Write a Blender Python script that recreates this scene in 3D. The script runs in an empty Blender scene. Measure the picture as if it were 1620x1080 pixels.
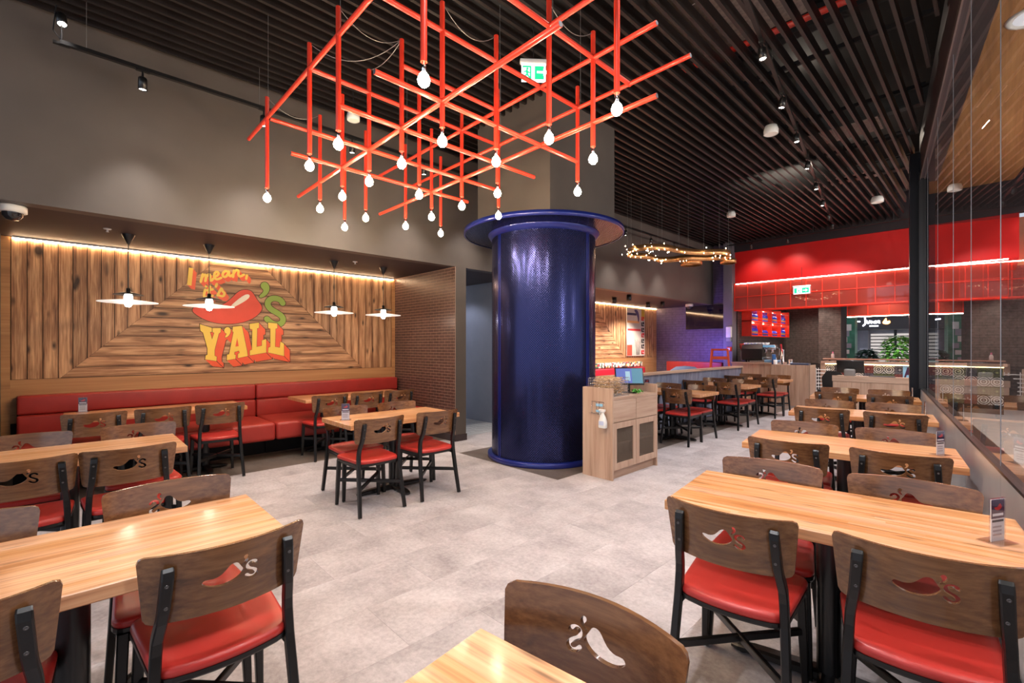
import bpy, bmesh, math, random
from mathutils import Vector, Matrix
from mathutils.geometry import delaunay_2d_cdt, tessellate_polygon
R = random.Random(7)
PI = math.pi
rad = math.radians
scn = bpy.context.scene
C = scn.collection

# ------------------------------------------------------------------ camera, world, light level
cam_d = bpy.data.cameras.new('camera')
cam = bpy.data.objects.new('camera', cam_d)
C.objects.link(cam)
cam_d.sensor_width = 36.0
cam_d.lens = 36.0 * 730 / 1620
cam_d.shift_y = 8 / 1620
cam_d.clip_start = 0.02
cam.location = (0, 0, 1.45)
cam.rotation_euler = (rad(90), 0, math.atan(762 / 730))
scn.camera = cam
vs = scn.view_settings
vs.view_transform = 'Standard'
vs.look = 'None'
vs.gamma = 1.0
vs.use_curve_mapping = False
vs.exposure = 0.36
world = bpy.data.worlds.new('world')
scn.world = world
world.use_nodes = True
bg = world.node_tree.nodes['Background']
bg.inputs[0].default_value = (0.78, 0.86, 1.0, 1)
bg.inputs[1].default_value = 1.1


def lamp(name, kind, loc, energy, col=(1, 1, 1), size=0.05, aim=None, spot=None, blend=0.5, parent=None, sy=None):
    d = bpy.data.lights.new(name, kind)
    d.energy = energy
    d.color = col
    if kind == 'AREA':
        d.shape = 'RECTANGLE' if sy else 'SQUARE'
        d.size = size
        if sy:
            d.size_y = sy
    else:
        d.shadow_soft_size = size
    if kind == 'SPOT':
        d.spot_size = rad(spot)
        d.spot_blend = blend
    o = bpy.data.objects.new(name, d)
    C.objects.link(o)
    o.location = loc
    if aim is not None:
        v = Vector(aim) - Vector(loc)
        o.rotation_euler = v.to_track_quat('-Z', 'Y').to_euler()
    if parent is not None:
        o.parent = parent
    return o


# ------------------------------------------------------------------ node helpers
MATS = {}


def nodes(name):
    m = bpy.data.materials.new(name)
    m.use_nodes = True
    nt = m.node_tree
    b = nt.nodes['Principled BSDF']
    MATS[name] = m
    return m, nt, b


def nd(nt, typ, **kw):
    n = nt.nodes.new(typ)
    for k, v in kw.items():
        if k.startswith('i_'):
            key = k[2:]
            key = int(key) if key.isdigit() else key.replace('_', ' ')
            n.inputs[key].default_value = v
        else:
            setattr(n, k, v)
    return n


def lk(nt, a, ao, b, bi):
    nt.links.new(a.outputs[ao], b.inputs[bi])


def ramp(nt, stops, interp='LINEAR'):
    n = nt.nodes.new('ShaderNodeValToRGB')
    n.color_ramp.interpolation = interp
    e = n.color_ramp.elements
    while len(e) < len(stops):
        e.new(0.5)
    for el, (p, c) in zip(e, stops):
        el.position = p
        el.color = (*c, 1) if len(c) == 3 else c
    return n


def coords(nt, scale=(1, 1, 1), rot=(0, 0, 0), out='Object'):
    tc = nt.nodes.new('ShaderNodeTexCoord')
    mp = nt.nodes.new('ShaderNodeMapping')
    mp.inputs['Scale'].default_value = scale
    mp.inputs['Rotation'].default_value = rot
    lk(nt, tc, out, mp, 'Vector')
    return mp


def srgb(r, g, b):
    f = lambda v: (v / 255 / 12.92) if v <= 10.3 else ((v / 255 + 0.055) / 1.055) ** 2.4
    return (f(r), f(g), f(b))


def mix(a, b, t):
    return tuple(x + (y - x) * t for x, y in zip(a, b))


def paint(name, col, rough=0.5, metal=0.0, var=0.06, scale=6, bump=0.0, bscale=200, spec=0.5, coat=0.0, alpha=None):
    """a plain finish with faint procedural mottling"""
    m, nt, b = nodes(name)
    mp = coords(nt)
    n = nd(nt, 'ShaderNodeTexNoise', i_Scale=scale, i_Detail=4)
    lk(nt, mp, 0, n, 'Vector')
    r = ramp(nt, [(0.3, tuple(c * (1 - var) for c in col)), (0.7, tuple(min(1, c * (1 + var)) for c in col))])
    lk(nt, n, 'Fac', r, 'Fac')
    lk(nt, r, 0, b, 'Base Color')
    b.inputs['Roughness'].default_value = rough
    b.inputs['Metallic'].default_value = metal
    b.inputs['Specular IOR Level'].default_value = spec
    b.inputs['Coat Weight'].default_value = coat
    b.inputs['Coat Roughness'].default_value = 0.1
    if bump:
        n2 = nd(nt, 'ShaderNodeTexNoise', i_Scale=bscale, i_Detail=2)
        lk(nt, mp, 0, n2, 'Vector')
        bp = nd(nt, 'ShaderNodeBump', i_Strength=bump, i_Distance=0.002)
        lk(nt, n2, 'Fac', bp, 'Height')
        lk(nt, bp, 0, b, 'Normal')
    return m


def glow(name, col, strength, base=(0.8, 0.8, 0.8)):
    m, nt, b = nodes(name)
    b.inputs['Base Color'].default_value = (*base, 1)
    b.inputs['Emission Color'].default_value = (*col, 1)
    b.inputs['Emission Strength'].default_value = strength
    return m


def wood(name, dark, mid, light, axis='X', rough=0.4, fine=60, along=1.6, knots=0.0, rnd=0.15, coat=0.0, bump=0.15, streak=0.5, staves=0.0, edge_axis=None):
    """grain runs along the given object axis; pieces differ by object"""
    m, nt, b = nodes(name)
    sc = {'X': (along, fine, fine), 'Y': (fine, along, fine), 'Z': (fine, fine, along)}[axis]
    tc = nt.nodes.new('ShaderNodeTexCoord')
    oi = nt.nodes.new('ShaderNodeObjectInfo')
    add = nd(nt, 'ShaderNodeVectorMath', operation='ADD')
    sclr = nd(nt, 'ShaderNodeVectorMath', operation='SCALE')
    cmb = nd(nt, 'ShaderNodeCombineXYZ')
    for i in range(3):
        lk(nt, oi, 'Random', cmb, i)
    lk(nt, cmb, 0, sclr, 0)
    sclr.inputs['Scale'].default_value = 13.7
    lk(nt, tc, 'Object', add, 0)
    lk(nt, sclr, 0, add, 1)
    mp = nd(nt, 'ShaderNodeMapping')
    mp.inputs['Scale'].default_value = sc
    lk(nt, add, 0, mp, 'Vector')
    n1 = nd(nt, 'ShaderNodeTexNoise', i_Scale=1.0, i_Detail=6, i_Roughness=0.62)
    lk(nt, mp, 0, n1, 'Vector')
    mp2 = nd(nt, 'ShaderNodeMapping')
    mp2.inputs['Scale'].default_value = tuple(s * (0.16 if s > along else 0.5) for s in sc) if not knots else tuple(s * (0.2 if s > along else 0.8) for s in sc)
    lk(nt, add, 0, mp2, 'Vector')
    n2 = nd(nt, 'ShaderNodeTexNoise', i_Scale=1.0, i_Detail=3, i_Roughness=0.5, i_Distortion=0.6)
    lk(nt, mp2, 0, n2, 'Vector')
    mx = nd(nt, 'ShaderNodeMath', operation='MULTIPLY_ADD')
    lk(nt, n1, 'Fac', mx, 0)
    mx.inputs[1].default_value = streak
    mul = nd(nt, 'ShaderNodeMath', operation='MULTIPLY')
    lk(nt, n2, 'Fac', mul, 0)
    mul.inputs[1].default_value = 1 - streak
    lk(nt, mul, 0, mx, 2)
    if edge_axis is not None:
        # boards are paler in the middle and darker along both edges
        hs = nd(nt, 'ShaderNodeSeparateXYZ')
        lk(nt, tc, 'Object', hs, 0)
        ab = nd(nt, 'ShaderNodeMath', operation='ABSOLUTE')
        lk(nt, hs, edge_axis, ab, 0)
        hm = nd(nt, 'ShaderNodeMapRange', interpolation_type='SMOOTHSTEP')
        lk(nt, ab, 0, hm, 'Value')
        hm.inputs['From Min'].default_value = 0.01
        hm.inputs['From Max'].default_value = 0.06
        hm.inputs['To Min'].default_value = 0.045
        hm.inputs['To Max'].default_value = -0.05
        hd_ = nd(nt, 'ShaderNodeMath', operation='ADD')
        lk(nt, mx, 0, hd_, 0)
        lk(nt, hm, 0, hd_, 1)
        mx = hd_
    r = ramp(nt, [(0.3, dark), (0.47, mid), (0.66, light)])
    lk(nt, mx, 0, r, 'Fac')
    # object tint
    hv = nd(nt, 'ShaderNodeHueSaturation')
    mr = nd(nt, 'ShaderNodeMapRange')
    lk(nt, oi, 'Random', mr, 'Value')
    mr.inputs['To Min'].default_value = 1 - rnd
    mr.inputs['To Max'].default_value = 1 + rnd
    lk(nt, mr, 0, hv, 'Value')
    lk(nt, r, 0, hv, 'Color')
    last = hv
    if staves:
        sp = nd(nt, 'ShaderNodeSeparateXYZ')
        lk(nt, add, 0, sp, 0)
        ax = {'X': 0, 'Y': 1}[axis]
        sn = nd(nt, 'ShaderNodeMath', operation='SNAP')
        lk(nt, sp, 1 - ax, sn, 0)
        sn.inputs[1].default_value = staves
        wn = nd(nt, 'ShaderNodeTexWhiteNoise', noise_dimensions='1D')
        lk(nt, sn, 0, wn, 'W')
        off = nd(nt, 'ShaderNodeMath', operation='MULTIPLY_ADD')
        lk(nt, wn, 0, off, 0)
        off.inputs[1].default_value = 3.1
        lk(nt, sp, ax, off, 2)
        sn2 = nd(nt, 'ShaderNodeMath', operation='SNAP')
        lk(nt, off, 0, sn2, 0)
        sn2.inputs[1].default_value = 1.3
        cb = nd(nt, 'ShaderNodeCombineXYZ')
        lk(nt, sn, 0, cb, 0)
        lk(nt, sn2, 0, cb, 1)
        wn2 = nd(nt, 'ShaderNodeTexWhiteNoise', noise_dimensions='2D')
        lk(nt, cb, 0, wn2, 'Vector')
        h2 = nd(nt, 'ShaderNodeHueSaturation')
        m2 = nd(nt, 'ShaderNodeMapRange')
        m2.inputs['To Min'].default_value = 0.86
        m2.inputs['To Max'].default_value = 1.08
        lk(nt, wn2, 0, m2, 'Value')
        lk(nt, m2, 0, h2, 'Value')
        m3 = nd(nt, 'ShaderNodeMapRange')
        m3.inputs['To Min'].default_value = 1.15
        m3.inputs['To Max'].default_value = 0.9
        lk(nt, wn2, 0, m3, 'Value')
        lk(nt, m3, 0, h2, 'Saturation')
        lk(nt, last, 0, h2, 'Color')
        last = h2
    if knots:
        v = nd(nt, 'ShaderNodeTexVoronoi', i_Scale=1.0, feature='SMOOTH_F1')
        mp3 = nd(nt, 'ShaderNodeMapping')
        mp3.inputs['Scale'].default_value = {'X': (3.2, 26, 26), 'Y': (8, 3.0, 8), 'Z': (8, 8, 3.0)}[axis]
        lk(nt, add, 0, mp3, 'Vector')
        lk(nt, mp3, 0, v, 'Vector')
        kr = ramp(nt, [(0.05, (1, 1, 1)), (0.2, (0, 0, 0))])
        lk(nt, v, 'Distance', kr, 'Fac')
        kn = nd(nt, 'ShaderNodeMath', operation='MULTIPLY')
        lk(nt, kr, 0, kn, 0)
        kn.inputs[1].default_value = knots
        mc = nd(nt, 'ShaderNodeMix', data_type='RGBA')
        lk(nt, kn, 0, mc, 'Factor')
        lk(nt, last, 0, mc, 'A')
        mc.inputs['B'].default_value = (*[c * 0.3 for c in dark], 1)
        nt.links.new(mc.outputs['Result'], b.inputs['Base Color'])
    else:
        lk(nt, last, 0, b, 'Base Color')
    b.inputs['Roughness'].default_value = rough
    b.inputs['Coat Weight'].default_value = coat
    b.inputs['Coat Roughness'].default_value = 0.12
    if bump:
        bp = nd(nt, 'ShaderNodeBump', i_Strength=bump, i_Distance=0.002)
        lk(nt, n1, 'Fac', bp, 'Height')
        lk(nt, bp, 0, b, 'Normal')
    return m


def clear_glass(name, tint=(1, 1, 1), ior=1.5, rough=0.0, haze=0.0):
    """thin pane: what is not mirrored at the angle of view passes straight through"""
    m, nt, b = nodes(name)
    out = nt.nodes['Material Output']
    nt.nodes.remove(b)
    lw = nd(nt, 'ShaderNodeLayerWeight')          # mirror share rises towards grazing, both pane faces counted
    pw = nd(nt, 'ShaderNodeMath', operation='POWER')
    lk(nt, lw, 'Facing', pw, 0)
    pw.inputs[1].default_value = 4.6
    fr = nd(nt, 'ShaderNodeMath', operation='MULTIPLY_ADD')
    lk(nt, pw, 0, fr, 0)
    fr.inputs[1].default_value = 0.9
    fr.inputs[2].default_value = 0.06
    tr = nd(nt, 'ShaderNodeBsdfTransparent')
    tr.inputs[0].default_value = (*tint, 1)
    gl = nd(nt, 'ShaderNodeBsdfGlossy', i_Roughness=rough)
    ms = nd(nt, 'ShaderNodeMixShader')
    lk(nt, fr, 0, ms, 0)
    if haze:
        df = nd(nt, 'ShaderNodeBsdfTranslucent')
        df.inputs[0].default_value = (*tint, 1)
        d2 = nd(nt, 'ShaderNodeBsdfDiffuse')
        d2.inputs[0].default_value = (*tint, 1)
        a1 = nd(nt, 'ShaderNodeMixShader', i_0=0.5)
        lk(nt, df, 0, a1, 1)
        lk(nt, d2, 0, a1, 2)
        a2 = nd(nt, 'ShaderNodeMixShader', i_0=haze)
        lk(nt, tr, 0, a2, 1)
        lk(nt, a1, 0, a2, 2)
        tr = a2
    lk(nt, tr, 0, ms, 1)
    lk(nt, gl, 0, ms, 2)
    lk(nt, ms, 0, out, 'Surface')
    return m


# ------------------------------------------------------------------ materials
BLACK = paint('black_metal', (0.008, 0.0075, 0.008), 0.32, 0.0, 0.1, 8, spec=0.6)
CHAIRBLK = paint('chair_black_lacquer', (0.007, 0.0065, 0.007), 0.34, 0.0, 0.1, 20, spec=0.45)
MATTE = paint('matte_black', (0.01, 0.009, 0.01), 0.7)
DARKBROWN = paint('dark_brown_soffit', srgb(60, 49, 51), 0.6, 0, 0.12, 2)
SLATM = paint('slat_dark_brown', srgb(33, 27, 27), 0.45, 0, 0.12, 3)
PLENUM = paint('plenum_black', (0.006, 0.005, 0.005), 0.85)
DUCT = paint('plenum_duct_metal', (0.10, 0.085, 0.07), 0.5, 0.6, 0.3, 9)
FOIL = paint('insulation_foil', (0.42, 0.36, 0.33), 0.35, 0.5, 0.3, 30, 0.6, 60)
TIMBERDECK = paint('plenum_deck', (0.11, 0.075, 0.05), 0.7, 0, 0.3, 7)
CONCRETE = paint('micro_cement', srgb(92, 84, 79), 0.5, 0, 0.14, 1.6, 0.1, 60)
CORRGREY = paint('corridor_paint', srgb(120, 122, 136), 0.5, 0, 0.1, 2)
REDPAINT = paint('red_wall_paint', srgb(204, 14, 13), 0.5, 0, 0.08, 2)
REDSTEEL = paint('red_lacquered_steel', srgb(222, 52, 34), 0.3, 0, 0.06, 8, spec=0.5, coat=0.2)
TUBERED = paint('red_lacquered_tube', srgb(226, 62, 40), 0.32, 0, 0.05, 6, coat=0.3)
VINYL = paint('red_vinyl', srgb(188, 50, 44), 0.36, 0, 0.06, 12, 0.25, 500, coat=0.1)
BENCHRED = paint('bench_red_leatherette', srgb(166, 50, 44), 0.42, 0, 0.1, 5, 0.25, 300)
PINKRED = paint('booth_pink_red_vinyl', srgb(190, 40, 60), 0.4, 0, 0.1, 5)
WHITEPL = paint('white_plastic', (0.78, 0.77, 0.75), 0.4)
CARD = paint('card_white', (0.85, 0.84, 0.82), 0.6)
CARDPURPLE = paint('card_purple', srgb(70, 30, 66), 0.5)
CARDRED = paint('card_red', srgb(220, 40, 36), 0.5)
CHROME = paint('chrome', (0.75, 0.75, 0.76), 0.12, 1.0, 0.03)
STEEL = paint('brushed_steel', (0.5, 0.49, 0.5), 0.3, 1.0, 0.08, 5)
PLINTH = paint('satin_grey_panel', (0.5, 0.48, 0.48), 0.3, 0.45, 0.06, 5)
WIRE = paint('grey_wire', (0.35, 0.34, 0.33), 0.4, 0.7)
COPPER = paint('copper_band', (0.8, 0.42, 0.18), 0.35, 0.9, 0.2, 60, 0.4, 150)
STRAW = paint('paper_straw', srgb(206, 170, 124), 0.7, 0, 0.25, 40)
NAVY = paint('navy_lacquer', srgb(26, 40, 124), 0.28, 0.2, 0.05, 4, spec=0.6, coat=0.4)
GROUT = paint('grout', srgb(158, 132, 118), 0.8)
BRICKM = paint('brown_brick', srgb(80, 56, 51), 0.34, 0, 0.2, 9, 0.25, 40, spec=0.5)
BRICKD = paint('charcoal_brick', srgb(88, 78, 74), 0.42, 0, 0.35, 14, 0.4, 40)
BRICKP = paint('plum_painted_brick', srgb(92, 80, 100), 0.45, 0, 0.2, 9, 0.3, 40)
TILEMORTAR = paint('floor_joint', srgb(190, 178, 170), 0.7)
LEAF = paint('leaf_green', srgb(90, 170, 70), 0.45, 0, 0.4, 30)
LEAFD = paint('leaf_teal', srgb(40, 84, 76), 0.45, 0, 0.4, 30)
MALLWHITE = paint('mall_white', (0.36, 0.36, 0.42), 0.5)
MALLGREY = paint('mall_grey', (0.25, 0.25, 0.3), 0.5)
MALLDARK = paint('mall_dark', (0.02, 0.02, 0.025), 0.4)
MALLFLOOR = paint('mall_floor', (0.5, 0.48, 0.47), 0.3)
PAPER = paint('paper', (0.8, 0.79, 0.76), 0.7)
INK_Y = paint('print_yellow', srgb(246, 206, 84), 0.5, var=0.03)
INK_O = paint('print_orange', srgb(238, 92, 50), 0.5, var=0.04)
INK_R = paint('print_red', srgb(226, 66, 40), 0.5, var=0.05)
INK_G = paint('print_green', srgb(140, 166, 62), 0.5, var=0.05)
INK_W = paint('print_cream', srgb(240, 226, 206), 0.5)
INK_D = paint('print_outline', srgb(74, 38, 24), 0.6)
INK_BLK = paint('print_black', (0.02, 0.018, 0.02), 0.6)
SKYBLUE = paint('sticker_blue', srgb(150, 205, 235), 0.4)
GREENSIGN = glow('exit_green', (0.02, 0.6, 0.25), 1.0, (0.0, 0.4, 0.15))
WHITESIGN = glow('exit_white', (0.9, 1, 0.95), 1.6)
LEDW = glow('led_warm', (1.0, 0.7, 0.42), 42)
LEDP = glow('led_peach', (1.0, 0.78, 0.62), 26)
LEDY = glow('led_yellow', (1.0, 0.72, 0.32), 9)
BULBM = glow('bulb_warm', (1.0, 0.72, 0.38), 60)
BULBS = glow('small_bulb', (1.0, 0.7, 0.42), 30)
SPOTLENS = glow('spot_lens', (1.0, 0.9, 0.8), 30)
DIFFW = glow('lamp_opal', (1.0, 0.86, 0.7), 9)
SCREEN_B = glow('screen_blue', (0.05, 0.12, 0.55), 0.6, (0.02, 0.02, 0.05))
SCREEN_L = glow('screen_light', (0.45, 0.75, 0.9), 0.55, (0.02, 0.02, 0.03))
SIGNW = glow('shop_sign_white', (0.85, 0.88, 1.0), 6)
SIGNO = glow('shop_sign_orange', (1.0, 0.35, 0.05), 5)
SHOPLIT = glow('shop_lit_display', (1.0, 0.9, 0.85), 0.5, (0.3, 0.3, 0.3))
BLUEGLASS = paint('cobalt_glass', srgb(20, 40, 170), 0.15, 0, 0.3, 30, spec=0.8)
REDGLASSM = clear_glass('gantry_glass', (0.85, 0.14, 0.10), 1.5, 0.03, 0.45)
GLASS = clear_glass('storefront_glass', (0.95, 0.96, 0.96), 1.52)
ACRYL = clear_glass('clear_acrylic', (0.93, 0.93, 0.97), 1.5)
BALGLASS = clear_glass('balustrade_glass', (0.8, 0.93, 0.93), 1.5)

TABLEW = wood('table_butcher_block', srgb(140, 82, 52), srgb(206, 148, 104), srgb(228, 180, 138), 'X', 0.28, 90, 1.5, 0.75, 0.04, 0.3, 0.05, 0.6, staves=0.024)
TABLEEND = wood('table_edge_wood', srgb(140, 86, 58), srgb(190, 134, 96), srgb(214, 164, 124), 'X', 0.45, 70, 1.6, 0, 0.04, 0.0, 0.1, 0.7)
BACKW = wood('chair_plywood', srgb(72, 44, 27), srgb(108, 70, 42), srgb(138, 95, 59), 'X', 0.26, 70, 3.0, 0, 0.06, 0.4, 0.03, 0.6)
OAK = wood('light_oak', srgb(152, 120, 100), srgb(184, 153, 132), srgb(200, 172, 152), 'Z', 0.45, 36, 1.6, 0, 0.05, 0.0, 0.1, 0.55)
OAKH = wood('light_oak_level', srgb(152, 120, 100), srgb(184, 153, 132), srgb(200, 172, 152), 'Y', 0.45, 36, 1.6, 0, 0.05, 0.0, 0.1, 0.55)
OAKX = wood('light_oak_across', srgb(152, 120, 100), srgb(184, 153, 132), srgb(200, 172, 152), 'X', 0.45, 36, 1.6, 0, 0.05, 0.0, 0.1, 0.55)
FRAMEW = wood('panel_border_wood', srgb(150, 104, 66), srgb(176, 126, 82), srgb(192, 144, 98), 'Y', 0.5, 40, 0.7, 0, 0.02, 0, 0.05, 0.6)
PLANKV = wood('reclaimed_plank_upright', srgb(86, 56, 42), srgb(158, 112, 78), srgb(216, 170, 128), 'Z', 0.55, 95, 2.6, 0.95, 0.16, 0, 0.3, 0.5, edge_axis=1)
PLANKH = wood('reclaimed_plank_level', srgb(86, 56, 42), srgb(158, 112, 78), srgb(216, 170, 128), 'Y', 0.55, 95, 2.6, 0.95, 0.16, 0, 0.3, 0.5, edge_axis=2)
GREYPLANK = wood('blue_grey_plank', srgb(86, 92, 112), srgb(112, 118, 140), srgb(140, 146, 164), 'Z', 0.6, 40, 1.5, 0.2, 0.12, 0, 0.3, 0.5)
MALLWOOD = wood('mall_ceiling_veneer', srgb(130, 88, 50), srgb(166, 116, 70), srgb(190, 140, 90), 'Y', 0.5, 26, 0.8, 0, 0.06, 0, 0.05, 0.6)


def floor_mat(name, dark, light):
    m, nt, b = nodes(name)
    tc = nt.nodes.new('ShaderNodeTexCoord')
    oi = nt.nodes.new('ShaderNodeObjectInfo')
    geo = nt.nodes.new('ShaderNodeNewGeometry')
    add = nd(nt, 'ShaderNodeVectorMath', operation='ADD')
    cmb = nd(nt, 'ShaderNodeCombineXYZ')
    ml = nd(nt, 'ShaderNodeMath', operation='MULTIPLY')
    lk(nt, oi, 'Random', ml, 0)
    ml.inputs[1].default_value = 40
    lk(nt, ml, 0, cmb, 0)
    lk(nt, geo, 'Position', add, 0)
    lk(nt, cmb, 0, add, 1)
    n = nd(nt, 'ShaderNodeTexNoise', i_Scale=2.4, i_Detail=8, i_Roughness=0.66)
    lk(nt, add, 0, n, 'Vector')
    n2 = nd(nt, 'ShaderNodeTexNoise', i_Scale=38, i_Detail=5, i_Roughness=0.7)
    lk(nt, add, 0, n2, 'Vector')
    a = nd(nt, 'ShaderNodeMath', operation='MULTIPLY_ADD')
    lk(nt, n2, 'Fac', a, 0)
    a.inputs[1].default_value = 0.4
    m6 = nd(nt, 'ShaderNodeMath', operation='MULTIPLY')
    lk(nt, n, 'Fac', m6, 0)
    m6.inputs[1].default_value = 0.6
    lk(nt, m6, 0, a, 2)
    r = ramp(nt, [(0.36, dark), (0.64, light)])
    lk(nt, a, 0, r, 'Fac')
    hv = nd(nt, 'ShaderNodeHueSaturation')
    mr = nd(nt, 'ShaderNodeMapRange')
    mr.inputs['To Min'].default_value = 0.9
    mr.inputs['To Max'].default_value = 1.05
    lk(nt, oi, 'Random', mr, 'Value')
    lk(nt, mr, 0, hv, 'Value')
    lk(nt, r, 0, hv, 'Color')
    lk(nt, hv, 0, b, 'Base Color')
    b.inputs['Roughness'].default_value = 0.48
    b.inputs['Specular IOR Level'].default_value = 0.35
    return m


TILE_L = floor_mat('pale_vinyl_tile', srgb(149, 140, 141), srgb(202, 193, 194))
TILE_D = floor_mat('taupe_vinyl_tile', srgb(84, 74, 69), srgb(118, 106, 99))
TILE_C = floor_mat('corridor_tile', srgb(150, 150, 152), srgb(180, 180, 182))


def perforated(name, col, hole, pitch):
    """sheet metal with round holes on a 45 degree lattice, laid out by the sheet's own UVs in metres"""
    m, nt, b = nodes(name)
    uv = nt.nodes.new('ShaderNodeUVMap')
    mp = nd(nt, 'ShaderNodeMapping')
    mp.inputs['Rotation'].default_value = (0, 0, rad(45))
    mp.inputs['Scale'].default_value = (1 / pitch,) * 3
    lk(nt, uv, 0, mp, 'Vector')
    v = nd(nt, 'ShaderNodeTexVoronoi', voronoi_dimensions='2D', i_Scale=1.0, i_Randomness=0.0)
    lk(nt, mp, 0, v, 'Vector')
    r = ramp(nt, [(0.30, (1, 1, 1)), (0.36, (0, 0, 0))])
    lk(nt, v, 'Distance', r, 'Fac')
    mc = nd(nt, 'ShaderNodeMix', data_type='RGBA')
    lk(nt, r, 0, mc, 'Factor')
    mc.inputs['A'].default_value = (*col, 1)
    mc.inputs['B'].default_value = (*hole, 1)
    nt.links.new(mc.outputs['Result'], b.inputs['Base Color'])
    b.inputs['Roughness'].default_value = 0.3
    b.inputs['Metallic'].default_value = 0.75
    sp = nd(nt, 'ShaderNodeMapRange')
    sp.inputs['To Min'].default_value = 0.2
    sp.inputs['To Max'].default_value = 0.8
    lk(nt, r, 0, sp, 'Value')
    lk(nt, sp, 0, b, 'Roughness')
    bp = nd(nt, 'ShaderNodeBump', i_Strength=0.12, i_Distance=0.002)
    bp.invert = True
    lk(nt, r, 0, bp, 'Height')
    lk(nt, bp, 0, b, 'Normal')
    return m


PERF = perforated('navy_perforated_sheet', srgb(48, 53, 104), (0.003, 0.003, 0.008), 0.0205)
MESHSCR = perforated('dark_wire_mesh', srgb(96, 86, 78), (0.02, 0.016, 0.014), 0.012)


def pattern_tile(name, c1, c2, c3):
    m, nt, b = nodes(name)
    mp = coords(nt, (1, 1, 1))
    sp = nd(nt, 'ShaderNodeSeparateXYZ')
    lk(nt, mp, 0, sp, 0)
    w = nd(nt, 'ShaderNodeTexWave', wave_type='RINGS', rings_direction='SPHERICAL', i_Scale=9.0, i_Distortion=0)
    lk(nt, mp, 0, w, 'Vector')
    ck = nd(nt, 'ShaderNodeTexVoronoi', i_Scale=14, i_Randomness=0.0, distance='MANHATTAN')
    lk(nt, mp, 0, ck, 'Vector')
    r = ramp(nt, [(0.0, c1), (0.45, c2), (0.7, c3)], 'CONSTANT')
    ad = nd(nt, 'ShaderNodeMath', operation='MULTIPLY')
    lk(nt, w, 'Fac', ad, 0)
    lk(nt, ck, 'Distance', ad, 1)
    ad2 = nd(nt, 'ShaderNodeMath', operation='MULTIPLY')
    lk(nt, ad, 0, ad2, 0)
    ad2.inputs[1].default_value = 1.9
    lk(nt, ad2, 0, r, 'Fac')
    lk(nt, r, 0, b, 'Base Color')
    b.inputs['Roughness'].default_value = 0.25
    return m


PT = [pattern_tile('patterned_tile_a', srgb(50, 46, 52), srgb(150, 150, 150), srgb(210, 205, 196)),
      pattern_tile('patterned_tile_b', srgb(120, 30, 40), srgb(190, 170, 150), srgb(90, 20, 30)),
      pattern_tile('patterned_tile_c', srgb(80, 86, 60), srgb(170, 176, 120), srgb(50, 54, 50)),
      pattern_tile('patterned_tile_d', srgb(58, 52, 70), srgb(200, 196, 196), srgb(40, 40, 52))]


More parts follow.
